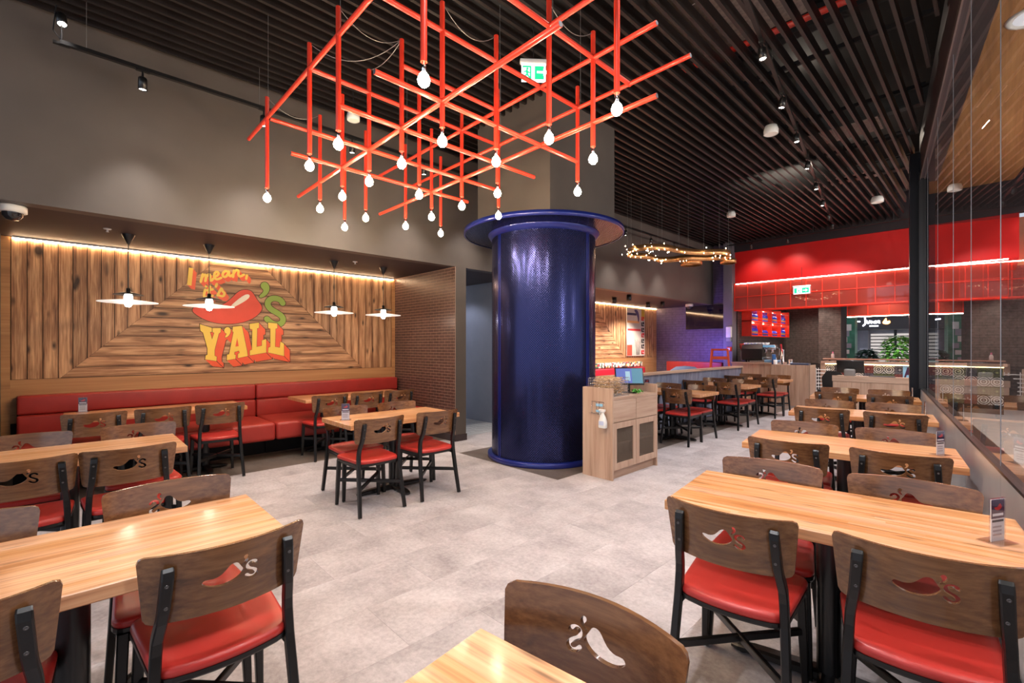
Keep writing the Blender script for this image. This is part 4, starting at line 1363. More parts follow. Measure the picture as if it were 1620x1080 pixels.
for a, b_ in hz:
    o = MB().tube([chl(a), chl(b_)], TR, 16).build('cross_tube', TUBERED, ch)
    a, b_ = Vector(chl(a)), Vector(chl(b_))
    d = (b_ - a).normalized()
    MB().tube([a - d * 0.0012, a + d * 0.001], TR * 0.86, 14).tube([b_ - d * 0.001, b_ + d * 0.0012], TR * 0.86, 14).build('tube_end', paint('tube_bore', (0.12, 0.11, 0.12), 0.6) if 'tube_bore' not in MATS else MATS['tube_bore'], o)
grid = [(6, 0), (4, 0), (3, 0), (6, 1), (5, 1), (7, 2), (4, 1), (6, 2), (3, 1), (6, 3), (4, 2), (5, 3), (6, 4), (2, 1), (4, 3), (2, 2), (3, 3), (4, 4), (1, 0), (1, 2), (1, 3), (2, 4), (0, 2)]
vt = MB().tube([(0, 0, 2.835 - 3.3), (0, 0, 3.63 - 3.3)], TR, 16).mesh('drop_tube', TUBERED)
sk = MB().lathe([(0.0, 2.775), (0.011, 2.775), (0.0115, 2.835), (0.0, 2.835)], 16).mesh('bulb_socket', CHROME)
bl = MB().lathe([(0, 2.712), (0.014, 2.716), (0.027, 2.73), (0.031, 2.748), (0.024, 2.77), (0.012, 2.785)], 18).mesh('bulb', glow('edison_bulb', (1.0, 0.78, 0.5), 230))
def pc(me, par, x, y, z):
    o = bpy.data.objects.new(me.name.split('.')[0], me); C.objects.link(o); o.parent = par; o.location = (x, y, z); return o
for i, j in grid:
    x, y = GX(i) - GX(3.5), GY(j) - GY(2)
    v = pc(vt, ch, x, y, 0)
    pc(sk, v, 0, 0, -3.3)
    pc(bl, v, 0, 0, -3.3)
for (i, j) in ((6, 0), (3, 0), (1, 2), (2, 4), (4, 4), (6, 3), (3, 3)):
    x, y = GX(i) - GX(3.5), GY(j) - GY(2)
    MB().tube([(x + 0.03, y, ZU - 3.3), (x + 0.03, y, CEIL - 3.3)], 0.002, 5).build('suspension_wire', WIRE, ch)
def sag(a, b_, s):
    return [(a[0] + (b_[0] - a[0]) * t, a[1] + (b_[1] - a[1]) * t, a[2] + (b_[2] - a[2]) * t - s * 4 * t * (1 - t)) for t in [k / 12 for k in range(13)]]
for a, b_, s in (((3, 0, 3.63), (3, 1, 3.63), 0.1), ((4, 0, 3.63), (3, 1, 3.63), 0.14), ((6, 0, 3.63), (6, 1, 3.63), 0.1), ((3, 1, 3.63), (4, 1, 3.63), 0.05), ((2, 1, 3.63), (2, 2, 3.63), 0.12), ((2, 2, 3.63), (3, 3, 3.63), 0.15), ((1, 2, 3.6), (1, 3, 3.63), 0.1)):
    q = sag((GX(a[0]) - GX(3.5), GY(a[1]) - GY(2), a[2] - 3.3), (GX(b_[0]) - GX(3.5), GY(b_[1]) - GY(2), b_[2] - 3.3), s)
    MB().tube(q, 0.0025, 5).build('cable', WIRE, ch)

# ================================================================== BLUE COLUMN
CX, CY, CR = -4.175, 4.58, 0.688
col = thing('clad_column', 'round navy column of perforated metal sheet with a wide brim', 'column', (CX, CY, 0))
va = math.atan2(-CY, -CX)                    # direction back to the viewer side
def sheet(nm, prof_r, z0, z1, a0, a1, n=40):
    """curved perforated sheet with metre UVs"""
    vs, fs, uv = [], [], []
    for k in range(n + 1):
        a = a0 + (a1 - a0) * k / n
        for z in (z0, z1):
            vs.append((prof_r * math.cos(a), prof_r * math.sin(a), z)); uv.append((a * prof_r, z))
    for k in range(n): fs.append((2 * k, 2 * k + 2, 2 * k + 3, 2 * k + 1))
    me = bpy.data.meshes.new(nm); me.from_pydata(vs, [], fs); me.materials.append(PERF)
    lay = me.uv_layers.new(name='UVMap')
    for l in me.loops: lay.data[l.index].uv = uv[l.vertex_index]
    me.polygons.foreach_set('use_smooth', [True] * len(fs))
    o = bpy.data.objects.new(nm, me); C.objects.link(o); o.parent = col
    return o
ribs = [va - rad(53), va + rad(53), va + rad(143), va - rad(143)]
ra = sorted([(r - va) % (2 * PI) for r in ribs])
for a, b_ in zip(ra, ra[1:] + [ra[0] + 2 * PI]):
    sheet('perforated_panel', CR, 0.06, 2.93, va + a + 0.02, va + b_ - 0.02)
MB().lathe([(CR - 0.03, 0.05), (CR - 0.03, 2.93)], 64).build('core', paint('column_core', (0.012, 0.012, 0.03), 0.7), col)
for r in ribs:
    m = Matrix.Rotation(r, 4, 'Z')
    MB().box(CR - 0.02, CR + 0.006, -0.028, -0.016, 0.04, 2.93, m).box(CR - 0.02, CR + 0.006, 0.016, 0.028, 0.04, 2.93, m).box(CR - 0.02, CR - 0.006, -0.016, 0.016, 0.04, 2.93, m).build('seam_strip', NAVY, col)
MB().lathe([(CR - 0.03, 0), (CR + 0.05, 0), (CR + 0.055, 0.01), (CR + 0.055, 0.055), (CR + 0.045, 0.062), (CR - 0.03, 0.062)], 72).build('base_ring', NAVY, col)
BR = 1.058
vs, fs, uv = [], [], []
for k in range(73):
    a = 2 * PI * k / 72
    for r in (CR + 0.04, BR - 0.015):
        vs.append((r * math.cos(a), r * math.sin(a), 2.925)); uv.append((r * math.cos(a), r * math.sin(a)))
for k in range(72): fs.append((2 * k, 2 * k + 1, 2 * k + 3, 2 * k + 2))
me = bpy.data.meshes.new('brim_soffit'); me.from_pydata(vs, [], fs); me.materials.append(PERF)
lay = me.uv_layers.new(name='UVMap')
for l in me.loops: lay.data[l.index].uv = uv[l.vertex_index]
o = bpy.data.objects.new('brim_soffit', me); C.objects.link(o); o.parent = col
MB().lathe([(BR - 0.02, 2.918), (BR, 2.918), (BR, 2.975), (BR - 0.02, 2.975), (CR - 0.1, 2.975)], 72).build('brim_edge', NAVY, col)
MB().lathe([(CR - 0.03, 2.86), (CR + 0.012, 2.86), (CR + 0.05, 2.92), (CR + 0.05, 2.925)], 64).build('collar_ring', NAVY, col)

# ================================================================== WAITER STATION
SX, SY = -3.04, 4.7        # centre; front looks to +x
st = thing('waiter_station', 'light oak waiter station cabinet with mesh doors beside the blue column', 'cabinet', (SX, SY, 0))
SW, SD, SHT = 0.96, 0.40, 0.89
MB().box(-SD / 2, SD / 2, -SW / 2, -SW / 2 + 0.02, 0, 0.995).build('side_panel', OAK, st)
MB().box(-SD / 2, SD / 2, SW / 2 - 0.02, SW / 2, 0, 0.995).build('side_panel', OAK, st)
MB().box(-SD / 2, -SD / 2 + 0.02, -SW / 2 + 0.02, SW / 2 - 0.02, 0, 0.995).build('back_panel', OAK, st)
MB().box(-SD / 2 + 0.02, SD / 2, -SW / 2 + 0.02, SW / 2 - 0.02, SHT - 0.025, SHT).build('worktop', OAKH, st)
MB().box(-SD / 2 + 0.02, SD / 2 - 0.04, -SW / 2 + 0.02, SW / 2 - 0.02, 0.0, 0.1).build('plinth', OAKH, st)
MB().box(-SD / 2 + 0.02, SD / 2 - 0.03, -SW / 2 + 0.02, SW / 2 - 0.02, 0.1, 0.118).build('bottom_board', OAKH, st)
MB().box(-SD / 2 + 0.02, SD / 2 - 0.05, -SW / 2 + 0.02, SW / 2 - 0.02, 0.36, 0.378).build('inner_shelf', OAKH, st)
for s in (-1, 1):
    y0, y1 = (0.004, SW / 2 - 0.022) if s > 0 else (-SW / 2 + 0.022, -0.004)
    MB().bbox(SD / 2 - 0.02, SD / 2, y0, y1, 0.625, 0.862, 0.002).build('drawer', OAKH, st)
    d = MB().box(SD / 2 - 0.02, SD / 2, y0, y0 + 0.062, 0.105, 0.618).box(SD / 2 - 0.02, SD / 2, y1 - 0.062, y1, 0.105, 0.618).box(SD / 2 - 0.02, SD / 2, y0 + 0.062, y1 - 0.062, 0.105, 0.175).box(SD / 2 - 0.02, SD / 2, y0 + 0.062, y1 - 0.062, 0.552, 0.618).build('door', OAK, st)
    vs = [(SD / 2 - 0.012, y0 + 0.06, 0.17), (SD / 2 - 0.012, y1 - 0.06, 0.17), (SD / 2 - 0.012, y1 - 0.06, 0.556), (SD / 2 - 0.012, y0 + 0.06, 0.556)]
    # expanded metal: crossing strips
    mm = MB()
    ya, yb, za, zb = y0 + 0.06, y1 - 0.06, 0.17, 0.556
    k = -0.4
    while k < yb - ya:
        for sg in (1, -1):
            a0, a1 = k, k + (zb - za) * 0.8
            t0, t1 = max(0, -a0 / (a1 - a0)), min(1, (yb - ya - a0) / (a1 - a0))
            if t1 > t0 + 0.02:
                p0 = (a0 + (a1 - a0) * t0, za + (zb - za) * t0); p1 = (a0 + (a1 - a0) * t1, za + (zb - za) * t1)
                f = (lambda v: ya + v) if sg > 0 else (lambda v: yb - v)
                mm.tube([(SD / 2 - 0.012 + 0.001 * sg, f(p0[0]), p0[1]), (SD / 2 - 0.012 + 0.001 * sg, f(p1[0]), p1[1])], 0.0016, 4, False, False)
        k += 0.0125
    stuff(mm.build('wire_mesh', paint('mesh_bronze', srgb(96, 82, 72), 0.4, 0.5) if 'mesh_bronze' not in MATS else MATS['mesh_bronze'], d))
# things on and at the station
bk = thing('wire_basket', 'chrome wire basket full of paper strips on the oak station', 'basket', (SX - 0.02, SY - 0.24, SHT))
w_ = MB()
bx, by, bz = 0.15, 0.2, 0.2
for k in range(7):
    z = 0.004 + k * bz / 6
    w_.tube([(-bx, -by, z), (bx, -by, z), (bx, by, z), (-bx, by, z), (-bx, -by, z)], 0.0018, 5)
for k in range(17):
    y = -by + 2 * by * k / 16
    for s in (-1, 1): w_.tube([(s * bx, y, 0), (s * bx, y, bz)], 0.0014, 5)
for k in range(13):
    x = -bx + 2 * bx * k / 12
    for s in (-1, 1): w_.tube([(x, s * by, 0), (x, s * by, bz)], 0.0014, 5)
w_.build('wire_frame', CHROME, bk)
MB().box(-bx, bx, -by, by, 0.0, 0.003).build('tray', WIRE, bk)
s_ = MB()
rr = random.Random(3)
for k in range(620):
    a = rr.uniform(0, PI); l = rr.uniform(0.05, 0.11)
    x, y = rr.uniform(-bx + 0.05, bx - 0.05), rr.uniform(-by + 0.05, by - 0.05)
    z = rr.uniform(0.01, 0.19) + 0.03 * math.exp(-(y / 0.12) ** 2) * rr.random()
    dx, dy = math.cos(a) * l / 2, math.sin(a) * l / 2
    dx = max(min(dx, bx - 0.006 - abs(x)), -(bx - 0.006 - abs(x)))
    dz = rr.uniform(-0.015, 0.015)
    s_.tube([(x - dx, y - dy, z - dz), (x, y, z + 0.008), (x + dx, y + dy, z + dz)], 0.004, 4, True, False)
o = s_.build('paper_strips', STRAW, None, (SX - 0.02, SY - 0.24, SHT))
stuff(o); tag(o, 'heap of kraft paper strips lying in the wire basket', 'paper strips')
tb = thing('order_tablet', 'tilted order tablet with glowing blue screen on the oak station', 'tablet', (SX - 0.02, SY + 0.2, SHT), rad(-50))
m = Matrix.Translation((0, 0, 0.2)) @ Matrix.Rotation(rad(58), 4, 'Y') @ Matrix.Rotation(rad(0), 4, 'X')
MB().bbox(-0.115, 0.115, -0.17, 0.17, -0.012, 0.012, 0.008, 2, m).build('tablet_body', BLACK, tb)
m2 = m @ Matrix.Translation((0, 0, 0.0125))
sc = MB().box(-0.1, 0.1, -0.155, 0.155, 0, 0.0006, m2).build('screen', SCREEN_B, tb)
MB().box(-0.06, 0.07, -0.045, 0.01, 0.0008, 0.0012, m2).build('screen_panel', SCREEN_L, sc)
MB().box(-0.1, 0.1, 0.03, 0.155, 0.0008, 0.001, m2).build('screen_panel', glow('screen_teal', (0.02, 0.3, 0.45), 0.5, (0.02, 0.02, 0.03)), sc)
MB().bbox(-0.07, 0.07, -0.08, 0.08, 0, 0.012, 0.004).tube([(-0.03, 0, 0.01), (-0.03, 0, 0.17)], 0.016, 12).build('tablet_stand', BLACK, tb)
pb = thing('paper_box', 'white paper napkin box behind the tablet on the oak station', 'box', (SX - 0.12, SY - 0.0, SHT))
MB().bbox(-0.05, 0.05, -0.1, 0.1, 0, 0.16, 0.004).build('carton', PAPER, pb)
MB().box(-0.03, 0.03, -0.08, 0.08, 0.16, 0.185).build('napkins', WHITEPL, pb)
gr = MB()
for k in range(26):
    a = rr.uniform(0, 2 * PI); l = rr.uniform(0.04, 0.09)
    gr.add([(0, 0, 0.01), (math.cos(a) * l * .5 - math.sin(a) * .012, math.sin(a) * l * .5 + math.cos(a) * .012, rr.uniform(.02, .06)), (math.cos(a) * l, math.sin(a) * l, rr.uniform(.0, .05)), (math.cos(a) * l * .5 + math.sin(a) * .012, math.sin(a) * l * .5 - math.cos(a) * .012, rr.uniform(.02, .06))], [(0, 1, 2, 3)])
o = gr.build('herb_sprig', LEAF, None, (SX + 0.1, SY + 0.18, SHT)); tag(o, 'small green sprig lying in front of the tablet', 'plant')
# spray bottle in a wire holder on the side of the station
hx, hy = SX + 0.03, SY - SW / 2
hd = thing('wire_holder', 'chrome wire holder screwed to the side of the oak station', 'holder', (hx, hy, 0.76))
MB().tube([(-0.12, -0.03, -0.05), (-0.1, -0.004, -0.05), (-0.1, -0.004, 0.08), (0.06, -0.004, 0.08), (0.06, -0.004, -0.05), (-0.12, -0.004, -0.05), (0.1, -0.05, -0.05)], 0.003, 6).tube([(-0.04, -0.004, 0.08), (-0.04, -0.004, -0.05)], 0.003, 6).tube([(0.0, -0.004, 0.08), (0.0, -0.004, -0.05)], 0.003, 6).build('wire_rack', CHROME, hd)
MB().box(-0.045, 0.045, -0.006, -0.001, 0.03, 0.06).box(-0.045, 0.045, -0.006, -0.001, -0.035, -0.01).build('clip_plate', SKYBLUE, hd)
sb = thing('spray_bottle', 'white trigger spray bottle hanging on the side of the oak station', 'spray bottle', (hx + 0.08, hy - 0.05, 0.57))
MB().loft([[Vector((w * a, 0.028 * b_ * (w / 0.045), z)) for a, b_ in ((1, -.6), (1, .6), (.7, 1), (-.7, 1), (-1, .6), (-1, -.6), (-.7, -1), (.7, -1))] for w, z in ((0.043, 0), (0.046, 0.01), (0.045, 0.07), (0.03, 0.12), (0.016, 0.15), (0.014, 0.17))], True, True).build('bottle_body', WHITEPL, sb)
MB().bbox(-0.05, 0.03, -0.012, 0.012, 0.175, 0.2, 0.005, 2).bbox(-0.02, 0.02, -0.014, 0.014, 0.165, 0.18, 0.004).build('spray_head', WHITEPL, sb)
MB().tube([(-0.03, 0, 0.178), (-0.04, 0, 0.15), (-0.03, 0, 0.12)], 0.006, 8).build('trigger', WHITEPL, sb)
MB().box(-0.03, 0.03, -0.031, -0.0285, 0.03, 0.075).build('bottle_label', paint('bottle_label_blue', (0.55, 0.6, 0.8), 0.5), sb)

# ================================================================== TRACK LIGHTS
SPOTN = [0]
def spot_head(loc, aim, lab, group, energy, ang=70, col=(1, 0.9, 0.8), drop=0.13, size=0.03, L=0.11, r=0.034, bright=None, soft=0.6):
    loc = Vector(loc)
    t = thing('track_spotlight', lab, 'spotlight', loc, 0, group)
    v = (Vector(aim) - loc).normalized()
    q = v.to_track_quat('-Z', 'Y').to_matrix().to_4x4()
    MB().lathe([(0, L / 2), (r * 0.8, L / 2), (r, L / 2 - 0.01), (r, -L / 2), (r * 0.86, -L / 2), (r * 0.8, -L / 2 + 0.012)], 20, mat=q).build('lamp_head', BLACK, t)
    MB().lathe([(0, -L / 2 + 0.01), (r * 0.82, -L / 2 + 0.01)], 20, mat=q).build('lens', bright or SPOTLENS, t)
    MB().tube([(0, 0, 0.0), (0, 0, drop)], 0.008, 8).box(-0.016, 0.016, -0.05, 0.05, drop - 0.02, drop).build('stem', BLACK, t)
    p = loc + v * (L / 2 + 0.015)
    lamp('spot_beam', 'SPOT', p, energy, col, size, aim=p + v, spot=ang, blend=soft)
    return t
# left track, washing the wall
tk = thing('light_track', 'long black light track hanging along the cement wall', 'light track', (-5.27, 0, 3.93), 0, 'light tracks')
MB().box(-0.018, 0.018, -0.06, 13.2, -0.012, 0.02).build('rail', BLACK, tk)
for y in (0.1, 1.42, 4.6, 7.6, 10.6):
    MB().tube([(0, y, 0.02), (0, y, CEIL - 3.93 + 0.02)], 0.002, 5).build('suspension_wire', WIRE, tk)
MB().tube([(0.0, -0.05, 0.02), (-0.03, -0.1, 0.1), (0, -0.08, 0.3)], 0.004, 6).build('cable', BLACK, tk)
ord_ = ['first', 'second', 'third', 'fourth', 'fifth', 'sixth', 'seventh', 'eighth', 'ninth', 'tenth', 'eleventh', 'twelfth']
for i, y in enumerate((0.47, 1.46, 2.42, 3.42, 4.4, 5.4, 6.4, 7.35, 8.31, 9.33, 10.4)):
    spot_head((-5.27, y, 3.8), (-5.42, y, 0.0), '%s small spotlight from the left on the track along the cement wall' % ord_[i], 'spotlights on the left track', 105, 76, (1, 0.93, 0.86), soft=1.0)
spot_head((-5.27, -0.05, 4.12), (-3.4, 0.3, 0.0), 'bright spotlight turned upright at the near end of the left track', 'spotlights on the left track', 60, 80, (1, 0.93, 0.88), drop=-0.19)
# right track, parallel to the storefront, lamps straight down
ta = Vector((-1.471, 4.597, 0))
tdir = WD
tk2 = thing('light_track', 'long black light track under the slats towards the red bar', 'light track', (ta.x, ta.y, 4.25), WANG, 'light tracks')
MB().box(-0.018, 0.018, -5.6, 8.2, -0.012, 0.02).build('rail', BLACK, tk2)
for y in (-4, 0.5, 3.5, 7.5): MB().tube([(0, y, 0.02), (0, y, CEIL - 4.25 + 0.12)], 0.002, 5).build('suspension_wire', WIRE, tk2)
for i, s in enumerate((-4.4, -3.3, -2.2, -1.1, 0.0, 1.1, 2.2, 3.35, 4.5, 5.65, 6.9, 7.8)):  # the nearest four are out of view, added to brighten the room
    p = ta + tdir * s
    tgt = p + Vector((-0.55 if i % 2 else 0.35, -0.25 if i < 10 else 1.3, 0))
    spot_head((p.x, p.y, 4.14), (tgt.x, tgt.y, 0), '%s spotlight, counted from the viewer, on the track towards the bar' % ord_[i], 'spotlights on the right track', 100 if i < 10 else 150, 100, (1, 0.97, 0.98), drop=0.1)
# spotlights for the red fascia
tk3 = thing('light_track', 'black light track hung in front of the red bar fascia', 'light track', (-3.0, 12.9, 4.18), 0, 'light tracks')
MB().box(-2.0, 2.0, -0.018, 0.018, -0.012, 0.02).build('rail', BLACK, tk3)
for x in (-1.5, 0, 1.5): MB().tube([(x, 0, 0.02), (x, 0, CEIL - 4.18 + 0.1)], 0.002, 5).build('suspension_wire', WIRE, tk3)
for i, x in enumerate((-4.4, -3.55)):
    spot_head((x, 12.9, 4.08), (x, 13.5, 2.9), '%s small spotlight from the left in front of the red fascia' % ord_[i], 'spotlights at the red fascia', 32, 100, (1, 0.85, 0.75), drop=0.09, soft=1.0)
# surface cylinder lamps under the booth soffit
for i, (x, y) in enumerate(((-6.54, 9.8), (-5.96, 9.54), (-6.59, 11.5), (-6.22, 11.62))):
    t = thing('cylinder_downlight', ('black cylinder downlight under the booth soffit, far row left', 'black cylinder downlight under the booth soffit, near row left', 'black cylinder downlight under the booth soffit, far row right', 'black cylinder downlight under the booth soffit, near row right')[i], 'downlight', (x, y, SOF), 0, 'cylinder downlights over the booth')
    MB().lathe([(0, 0), (0.055, 0), (0.055, -0.14), (0.045, -0.14), (0.04, -0.12), (0, -0.12)], 24).build('lamp_body', BLACK, t)
    MB().lathe([(0, -0.122), (0.04, -0.122)], 20).build('lens', SPOTLENS, t)
    lamp('downlight_beam', 'SPOT', (x, y, SOF - 0.15), 130, (1, 0.88, 0.74), 0.03, aim=(x - 0.6, y, 0), spot=120)
# corridor light
lamp('corridor_beam', 'SPOT', (-7.3, 5.1, 2.6), 30, (0.8, 0.86, 1.0), 0.05, aim=(-7.3, 5.3, 0), spot=130)
# bar work light strips and neon blue sign glow
# ================================================================== CEILING FITTINGS
def can(x, y, z, r, lab):
    t = thing('pendant_speaker', lab, 'speaker', (x, y, z), 0, 'white pendant speakers')
    MB().lathe([(0, 0.06), (r * 0.8, 0.055), (r, 0.0), (r * 0.98, -0.05), (r * 0.9, -0.055)], 28).build('housing', WHITEPL, t)
    MB().lathe([(0, -0.05), (r * 0.9, -0.05)], 28).build('grille', PAPER, t)
    MB().tube([(0, 0, 0.05), (0, 0, CEIL - z + 0.1)], 0.004, 6).build('drop_rod', MATTE, t)
can(-1.96, 6.44, 4.2, 0.085, 'white round ceiling speaker among the slats, nearest')
can(-3.78, 9.94, 4.2, 0.085, 'white round ceiling speaker left of the red fascia')
can(-1.51, 10.93, 4.2, 0.1, 'white round ceiling speaker above the right end of the red fascia')
can(-5.0, 2.31, 4.05, 0.07, 'white round ceiling speaker behind the red chandelier')
def exit_sign(loc, rz, lab, w=0.34, h=0.17):
    t = thing('exit_sign', lab, 'exit sign', loc, rz, 'green exit signs')
    MB().bbox(-w / 2 - 0.015, w / 2 + 0.015, -0.025, 0.025, h, h + 0.04, 0.01, 2).build('housing', WHITEPL, t)
    b_ = MB().box(-w / 2, w / 2, -0.008, 0.008, 0, h).build('lit_panel', WHITESIGN, t)
    y = -0.0095
    MB().box(0.01, w / 2 - 0.015, y, -0.008, 0.02, h - 0.02).build('green_field', GREENSIGN, b_)
    MB().box(-w / 2 + 0.015, -0.1, y, -0.008, 0.02, h - 0.02).box(-0.1, -0.02, y, -0.008, h - 0.035, h - 0.02).box(-0.035, -0.02, y, -0.008, 0.02, h - 0.035).build('green_door', GREENSIGN, b_)
    fig = MB()
    for seg, wd in (([(-0.062, 0.095), (-0.058, 0.06)], 0.02), ([(-0.058, 0.062), (-0.085, 0.045), (-0.09, 0.022)], 0.013), ([(-0.058, 0.062), (-0.045, 0.045), (-0.03, 0.028)], 0.013), ([(-0.062, 0.092), (-0.085, 0.085)], 0.011), ([(-0.06, 0.092), (-0.04, 0.078)], 0.011), ([(-0.058, 0.113), (-0.057, 0.114)], 0.02)):
        fig.prism(stroke(seg, wd, 0), lambda u, v_, k: (u, k, v_), y, -0.0082)
    fig.build('running_figure', GREENSIGN, b_)
    MB().prism([(0.03, 0.075), (0.09, 0.075), (0.09, 0.05), (0.135, 0.085), (0.09, 0.12), (0.09, 0.095), (0.03, 0.095)], lambda u, v_, k: (u, k, v_), -0.0108, -0.0096).build('arrow', WHITESIGN, b_)
    MB().tube([(0, 0, h + 0.06), (0, 0, h + 0.5)], 0.004, 6).build('drop_rod', MATTE, t)
    return t
exit_sign((-2.9, 3.05, 3.86), rad(50), 'green running-man exit sign hanging behind the red chandelier', 0.22, 0.16)
exit_sign((-3.35, 13.32, 2.78), 0, 'green running-man exit sign in front of the red glass gantry', 0.36, 0.17)
def dome(loc, lab, s=1.0):
    t = thing('dome_camera', lab, 'camera', loc, 0, 'dome cameras')
    MB().lathe([(0, 0), (0.075 * s, 0), (0.08 * s, -0.01), (0.08 * s, -0.05 * s), (0.06 * s, -0.055 * s)], 28).build('housing', WHITEPL, t)
    MB().lathe([(0.058 * s, -0.05 * s), (0.055 * s, -0.08 * s), (0.035 * s, -0.105 * s), (0, -0.112 * s)], 24).build('dome_glass', paint('dome_smoke', (0.02, 0.02, 0.025), 0.08, spec=0.8) if 'dome_smoke' not in MATS else MATS['dome_smoke'], t)
dome((-5.88, -0.36, SOF), 'white dome camera under the soffit at the left edge', 1.15)
dome((-6.05, 12.85, SOF), 'white dome camera at the far corner above the booth', 1.3)
for (y, l) in ((0.28, 'small sprinkler head in the soffit near the leftmost pendant'), (2.96, 'small sprinkler head in the soffit between the right pendants')):
    t = thing('sprinkler_head', l, 'sprinkler', (-6.35, y, SOF), 0, 'sprinkler heads')
    MB().lathe([(0, 0), (0.035, 0), (0.03, -0.008), (0.008, -0.01), (0.008, -0.03), (0.016, -0.034), (0, -0.036)], 16).build('head', WHITEPL, t)

# ================================================================== COPPER RING CHANDELIER
cc = thing('ring_chandelier', 'winding copper band chandelier dotted with tiny bulbs over the booth', 'chandelier', (-4.1, 8.5, 3.2))
pts = []
path = [(-0.62, -1.05), (-0.25, -1.25), (0.1, -0.95), (0.12, -0.45), (0.3, 0.0), (0.62, 0.2), (0.7, 0.55), (0.4, 0.8), (0.1, 0.55), (-0.1, 0.25), (-0.42, 0.3), (-0.62, 0.05), (-0.5, -0.35), (-0.78, -0.7)]
pl = [Vector((p[0], p[1], 0)) for p in smooth_poly(path, 3)]
inn = []
n = len(pl)
vs, fs = [], []
for p in pl: vs += [(p.x, p.y, -0.05), (p.x, p.y, 0.06)]
for i in range(n): j = (i + 1) % n; fs.append((2 * i, 2 * j, 2 * j + 1, 2 * i + 1))
b_ = MB().add(vs, fs, True)
cb = b_.build('band', COPPER, cc)
sm = cb.modifiers.new('thickness', 'SOLIDIFY'); sm.thickness = 0.006
for dx, dy, rr2 in ((-0.15, 0.62, 0.2), (0.45, 0.95, 0.14)):
    o = MB().lathe([(rr2, -0.1), (rr2 + 0.005, -0.1), (rr2 + 0.005, -0.02), (rr2, -0.02)], 40, (dx, dy, 0)).build('small_ring', COPPER, cc)
sb_ = MB().lathe([(0, -0.012), (0.006, -0.006), (0.0085, 0), (0.006, 0.006), (0, 0.012)], 8).mesh('bulb', BULBS)
rb = random.Random(11)
for k in range(70):
    p = pl[rb.randrange(n)]
    pc(sb_, cc, p.x + rb.uniform(-0.12, 0.12), p.y + rb.uniform(-0.12, 0.12), rb.choice([-0.05, -0.03, 0.0, 0.08]))
for k in range(0, n, max(1, n // 9)):
    MB().tube([pl[k] + Vector((0, 0, 0.06)), (pl[k].x, pl[k].y, CEIL - 3.2)], 0.002, 4).build('suspension_wire', WIRE, cc)

# ================================================================== BOOTH BEHIND THE PARTITION
def floral(name):
    m, nt, b = nodes(name)
    mp = coords(nt)
    v = nd(nt, 'ShaderNodeTexVoronoi', i_Scale=16)
    lk(nt, mp, 0, v, 'Vector')
    sp = nd(nt, 'ShaderNodeSeparateColor')
    lk(nt, v, 'Color', sp, 0)
    r = ramp(nt, [(0.0, srgb(230, 222, 210)), (0.42, srgb(70, 110, 90)), (0.58, srgb(200, 60, 70)), (0.72, srgb(225, 180, 80)), (0.84, srgb(60, 60, 90))], 'CONSTANT')
    lk(nt, sp, 0, r, 'Fac')
    lk(nt, r, 0, b, 'Base Color')
    b.inputs['Roughness'].default_value = 0.7
    return m
def booth(loc, sx, sy, lab, m, back=True):
    t = thing('booth_bench', lab, 'bench', loc, 0, 'booth seats behind the partition')
    MB().bbox(-sx / 2, sx / 2, -sy / 2, sy / 2, 0.1, 0.47, 0.05, 3).build('seat_cushion', m, t)
    return t
t = booth((-7.0, 9.6, 0), 0.75, 6.0, 'pink-red vinyl booth bench along the far plank wall', PINKRED)
MB().bbox(-0.47, -0.3, -3.0, 3.0, 0.46, 0.84, 0.04, 3).build('back_cushion', PINKRED, t)
FLOR = floral('floral_fabric')
for k in range(9):
    MB().bbox(-0.478, -0.36, -2.97 + k * 0.66, -2.97 + k * 0.66 + 0.63, 0.85, 1.0, 0.03, 3).build('patterned_cushion', FLOR, t)
t = booth((-6.2, 13.2, 0), 1.7, 0.6, 'red vinyl booth bench below the television', BENCHRED)
MB().bbox(-0.85, 0.85, 0.2, 0.36, 0.46, 1.0, 0.04, 3).build('back_cushion', BENCHRED, t)
tm = thing('round_cushion', 'blue-grey rounded cushion back behind the partition', 'cushion', (-4.75, 9.9, 0.5))
MB().lathe([(0, 0.52), (0.2, 0.5), (0.32, 0.42), (0.36, 0.3), (0.36, -0.5), (0, -0.5)], 28).build('cushion', paint('blue_cushion', srgb(90, 104, 140), 0.6), tm)
bt = MB().box(-6.5, -5.6, 8.2, 11.6, 0.71, 0.75).box(-6.1, -6.0, 8.6, 8.7, 0, 0.71).box(-6.1, -6.0, 11.1, 11.2, 0, 0.71).build('booth_table', TABLEW)
tag(bt, 'long wooden table in the booth behind the partition', 'table')
po = thing('poster_board', 'tall leaning-figure poster board on the plank wall in the booth', 'poster', (XN + 0.03, 12.3, 1.88))
MB().box(0, 0.025, -0.5, 0.5, -0.71, 0.71).build('board', paint('poster_base', srgb(206, 196, 188), 0.5), po)
for nm, a in (('poster_band', (-0.48, 0.18, 0.27, 0.34, srgb(236, 180, 120))), ('poster_band', (-0.46, 0.26, 0.04, 0.1, srgb(206, 60, 62))), ('poster_block', (-0.49, -0.22, -0.7, -0.38, srgb(226, 80, 62))), ('poster_band', (-0.49, 0.02, 0.5, 0.57, srgb(70, 66, 90))), ('poster_block', (0.3, 0.49, 0.4, 0.7, srgb(206, 170, 60)))):
    MB().box(0.0255, 0.0275, a[0], a[1], a[2], a[3]).build(nm, paint('poster_ink_%d' % R.randrange(99999), a[4], 0.5), po)
MB().prism(smooth_poly([(-0.15, 0.68), (0.1, 0.68), (0.2, 0.45), (0.12, 0.25), (0.08, 0.5)], 2), lambda u, v_, k: (k, u, v_), 0.0255, 0.028).build('poster_shape', paint('poster_violet', srgb(92, 80, 120), 0.5), po)
